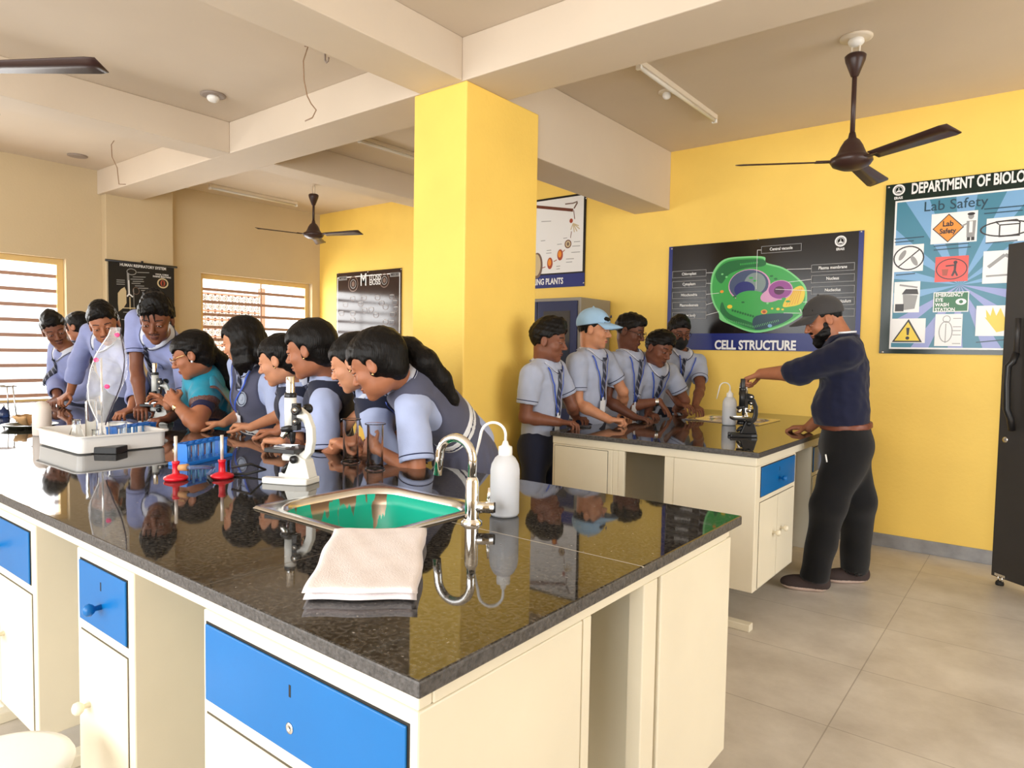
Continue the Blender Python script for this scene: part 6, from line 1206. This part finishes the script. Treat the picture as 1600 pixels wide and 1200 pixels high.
def rose(label, c, r, name='ceiling_lamp_holder', cat='lamp holder', bulb=True, m=None):
    t = empty(name, tuple(c), label, cat); MB().lathe([(0,0),(r,.0),(r,-.008),(r*.8,-.012),(0,-.012)], c, n=28).build('plate', m or M_cream2, t)
    if bulb: MB().ell(V(c)-V(0,0,.026), (r*.5, r*.5, .028), n=18, m=10).build('globe', M_white, t)
gd = mat('grey_plate', srgb(150, 136, 126), .5)
rose('round white ceiling lamp holder beside the right tube light', atz(1042,143,CEIL), .058); rose('round white plate above the right ceiling fan', f1t, .085); rose('grey round ceiling plate between the left beams', atz(333,148,CEIL), .085, m=gd); rose('small grey ceiling plate near the left window wall', atz(121,243,CEIL), .085, m=gd, bulb=False)
def wire(label, pts): return tag(MB().tube(pts, .004, 6).build('wire', mat('tan_wire', srgb(150, 122, 96), .5)), label, 'wire')
h0_ = atz(481, 70, CEIL); y_ = h0_[1]; wire('bare wire dangling from the ceiling between the two beams', [h0_+V(-.03,0,-.002), h0_+V(0,0,-.012)]+[at(u, v, y_) for u, v in ((474,95),(475,125),(480,150),(486,162),(494,172),(488,184),(477,189))])
h1_ = atz(508, 84, CEIL); tag(MB().tube([h1_, h1_+V(0,0,-.04), h1_+V(.012,0,-.055), h1_+V(.03,0,-.05), h1_+V(.034,0,-.03)], .006, 8).build('ceiling_hook', gd), 'empty steel fan hook in the ceiling beside the dangling wire', 'hook')
h2_ = V(-5.6, 2.35, CEIL); wire('thin wire hanging from the ceiling behind the left beam', [at(u, v, 2.6) for u, v in ((181,208),(180,217),(174,226),(175,245),(183,262),(185,280),(186,288),(196,288))])
# ------------------------------------------------------------------ grey steel cabinet, black door
def steel_cabinet():
    M = mat('grey_steel_paint', srgb(148, 142, 130), .4); x1 = -3.267; x0 = x1-.92; y0, y1, h = 5.137, 5.655, 1.90; t = empty('steel_cabinet', ((x0+x1)/2, (y0+y1)/2, 0), 'tall grey steel cabinet with blue framed glass doors behind the boys', 'cabinet')
    MB().box((x0, y0, .08), (x1, y1, h), c=.006).build('body', M, t)
    for i in (0, 1):
        a = x0+.02+i*.44; d = MB().box((a, y0-.018, .12), (a+.43, y0-.001, h-.03), c=.003).build('door', mat('navy_door_panel', srgb(34, 44, 86), .3), t); MB().box((a+.07, y0-.021, .9), (a+.36, y0-.018, h-.12)).build('glass', mat('dark_door_glass', (.03,.035,.05), .05, spec=.8), d); MB().cone((a+(.40 if i == 0 else .03), y0-.05, .95), (a+(.40 if i == 0 else .03), y0-.05, 1.1), .008, n=10).build('handle', M_chrome, d)
    for x in (x0+.04, x1-.04):
        for y in (y0+.04, y1-.04): MB().box((x-.02, y-.02, 0), (x+.02, y+.02, .08)).build('leg', M, t)
steel_cabinet()
def black_door():
    a = V(-.217, 5.257, 0); d = unit((.784, -.62, 0)); n = V(d[1], -d[0], 0); M = mat('black_door_paint', srgb(56, 53, 51), .45, noise=.06, nscale=10); t = empty('door', tuple(a), 'black door leaf standing open at the right edge beside the lab safety board', 'door')
    n = n if np.dot(n, a-V(0,0,0)) < 0 else -n; mid = a+d*.45-n*.022+V(0,0,1.085); MB().obox(mid, (d, n, (0,0,1)), (.45,.022,1.045)).build('leaf', M, t, bevel=.003)
    def pd(u, v, e):
        r_ = (u-800)/FOC*CR+(v-600)/FOC*CD+CF; c = V(0,0,CAMH); q = a+n*e; return c+r_*(np.dot(q-c, n)/np.dot(r_, n))
    MB().tube([pd(1591,497,.03), pd(1590,520,.03), pd(1588,556,.032)], .016, 10).build('rod', mat('dark_rod', (.03,.028,.028), .4), t)
    MB().tube([pd(1588,552,.03), pd(1582,566,.05), pd(1575,572,.06), pd(1573,600,.065), pd(1573,640,.06), pd(1579,655,.05), pd(1581,672,.03)], .020, 12).build('handle', M_black, t)
    MB().lathe([(0,0),(.018,.0),(.018,.004),(.005,.005),(0,.002)], pd(1571,687,.0), n, n=16).build('keyhole', M_steel, t)
    p = pd(1565,899,.0); MB().obox(p+n*.008, (d, n, (0,0,1)), (.035,.008,.008)).build('bolt_plate', M_steel, t)
    for k in (-.012, .014): MB().cone(p+n*.012+d*k+V(0,0,.0), p+n*.012+d*k-V(0,0,.045), .006, n=10).build('bolt', M_chrome, t)
    q = V(p[0], p[1], 0)+n*.012; MB().lathe([(0,0),(.022,.0),(.024,.01),(.02,.024),(0,.026)], q, n=16).build('stopper', M_rubber, t)
black_door()
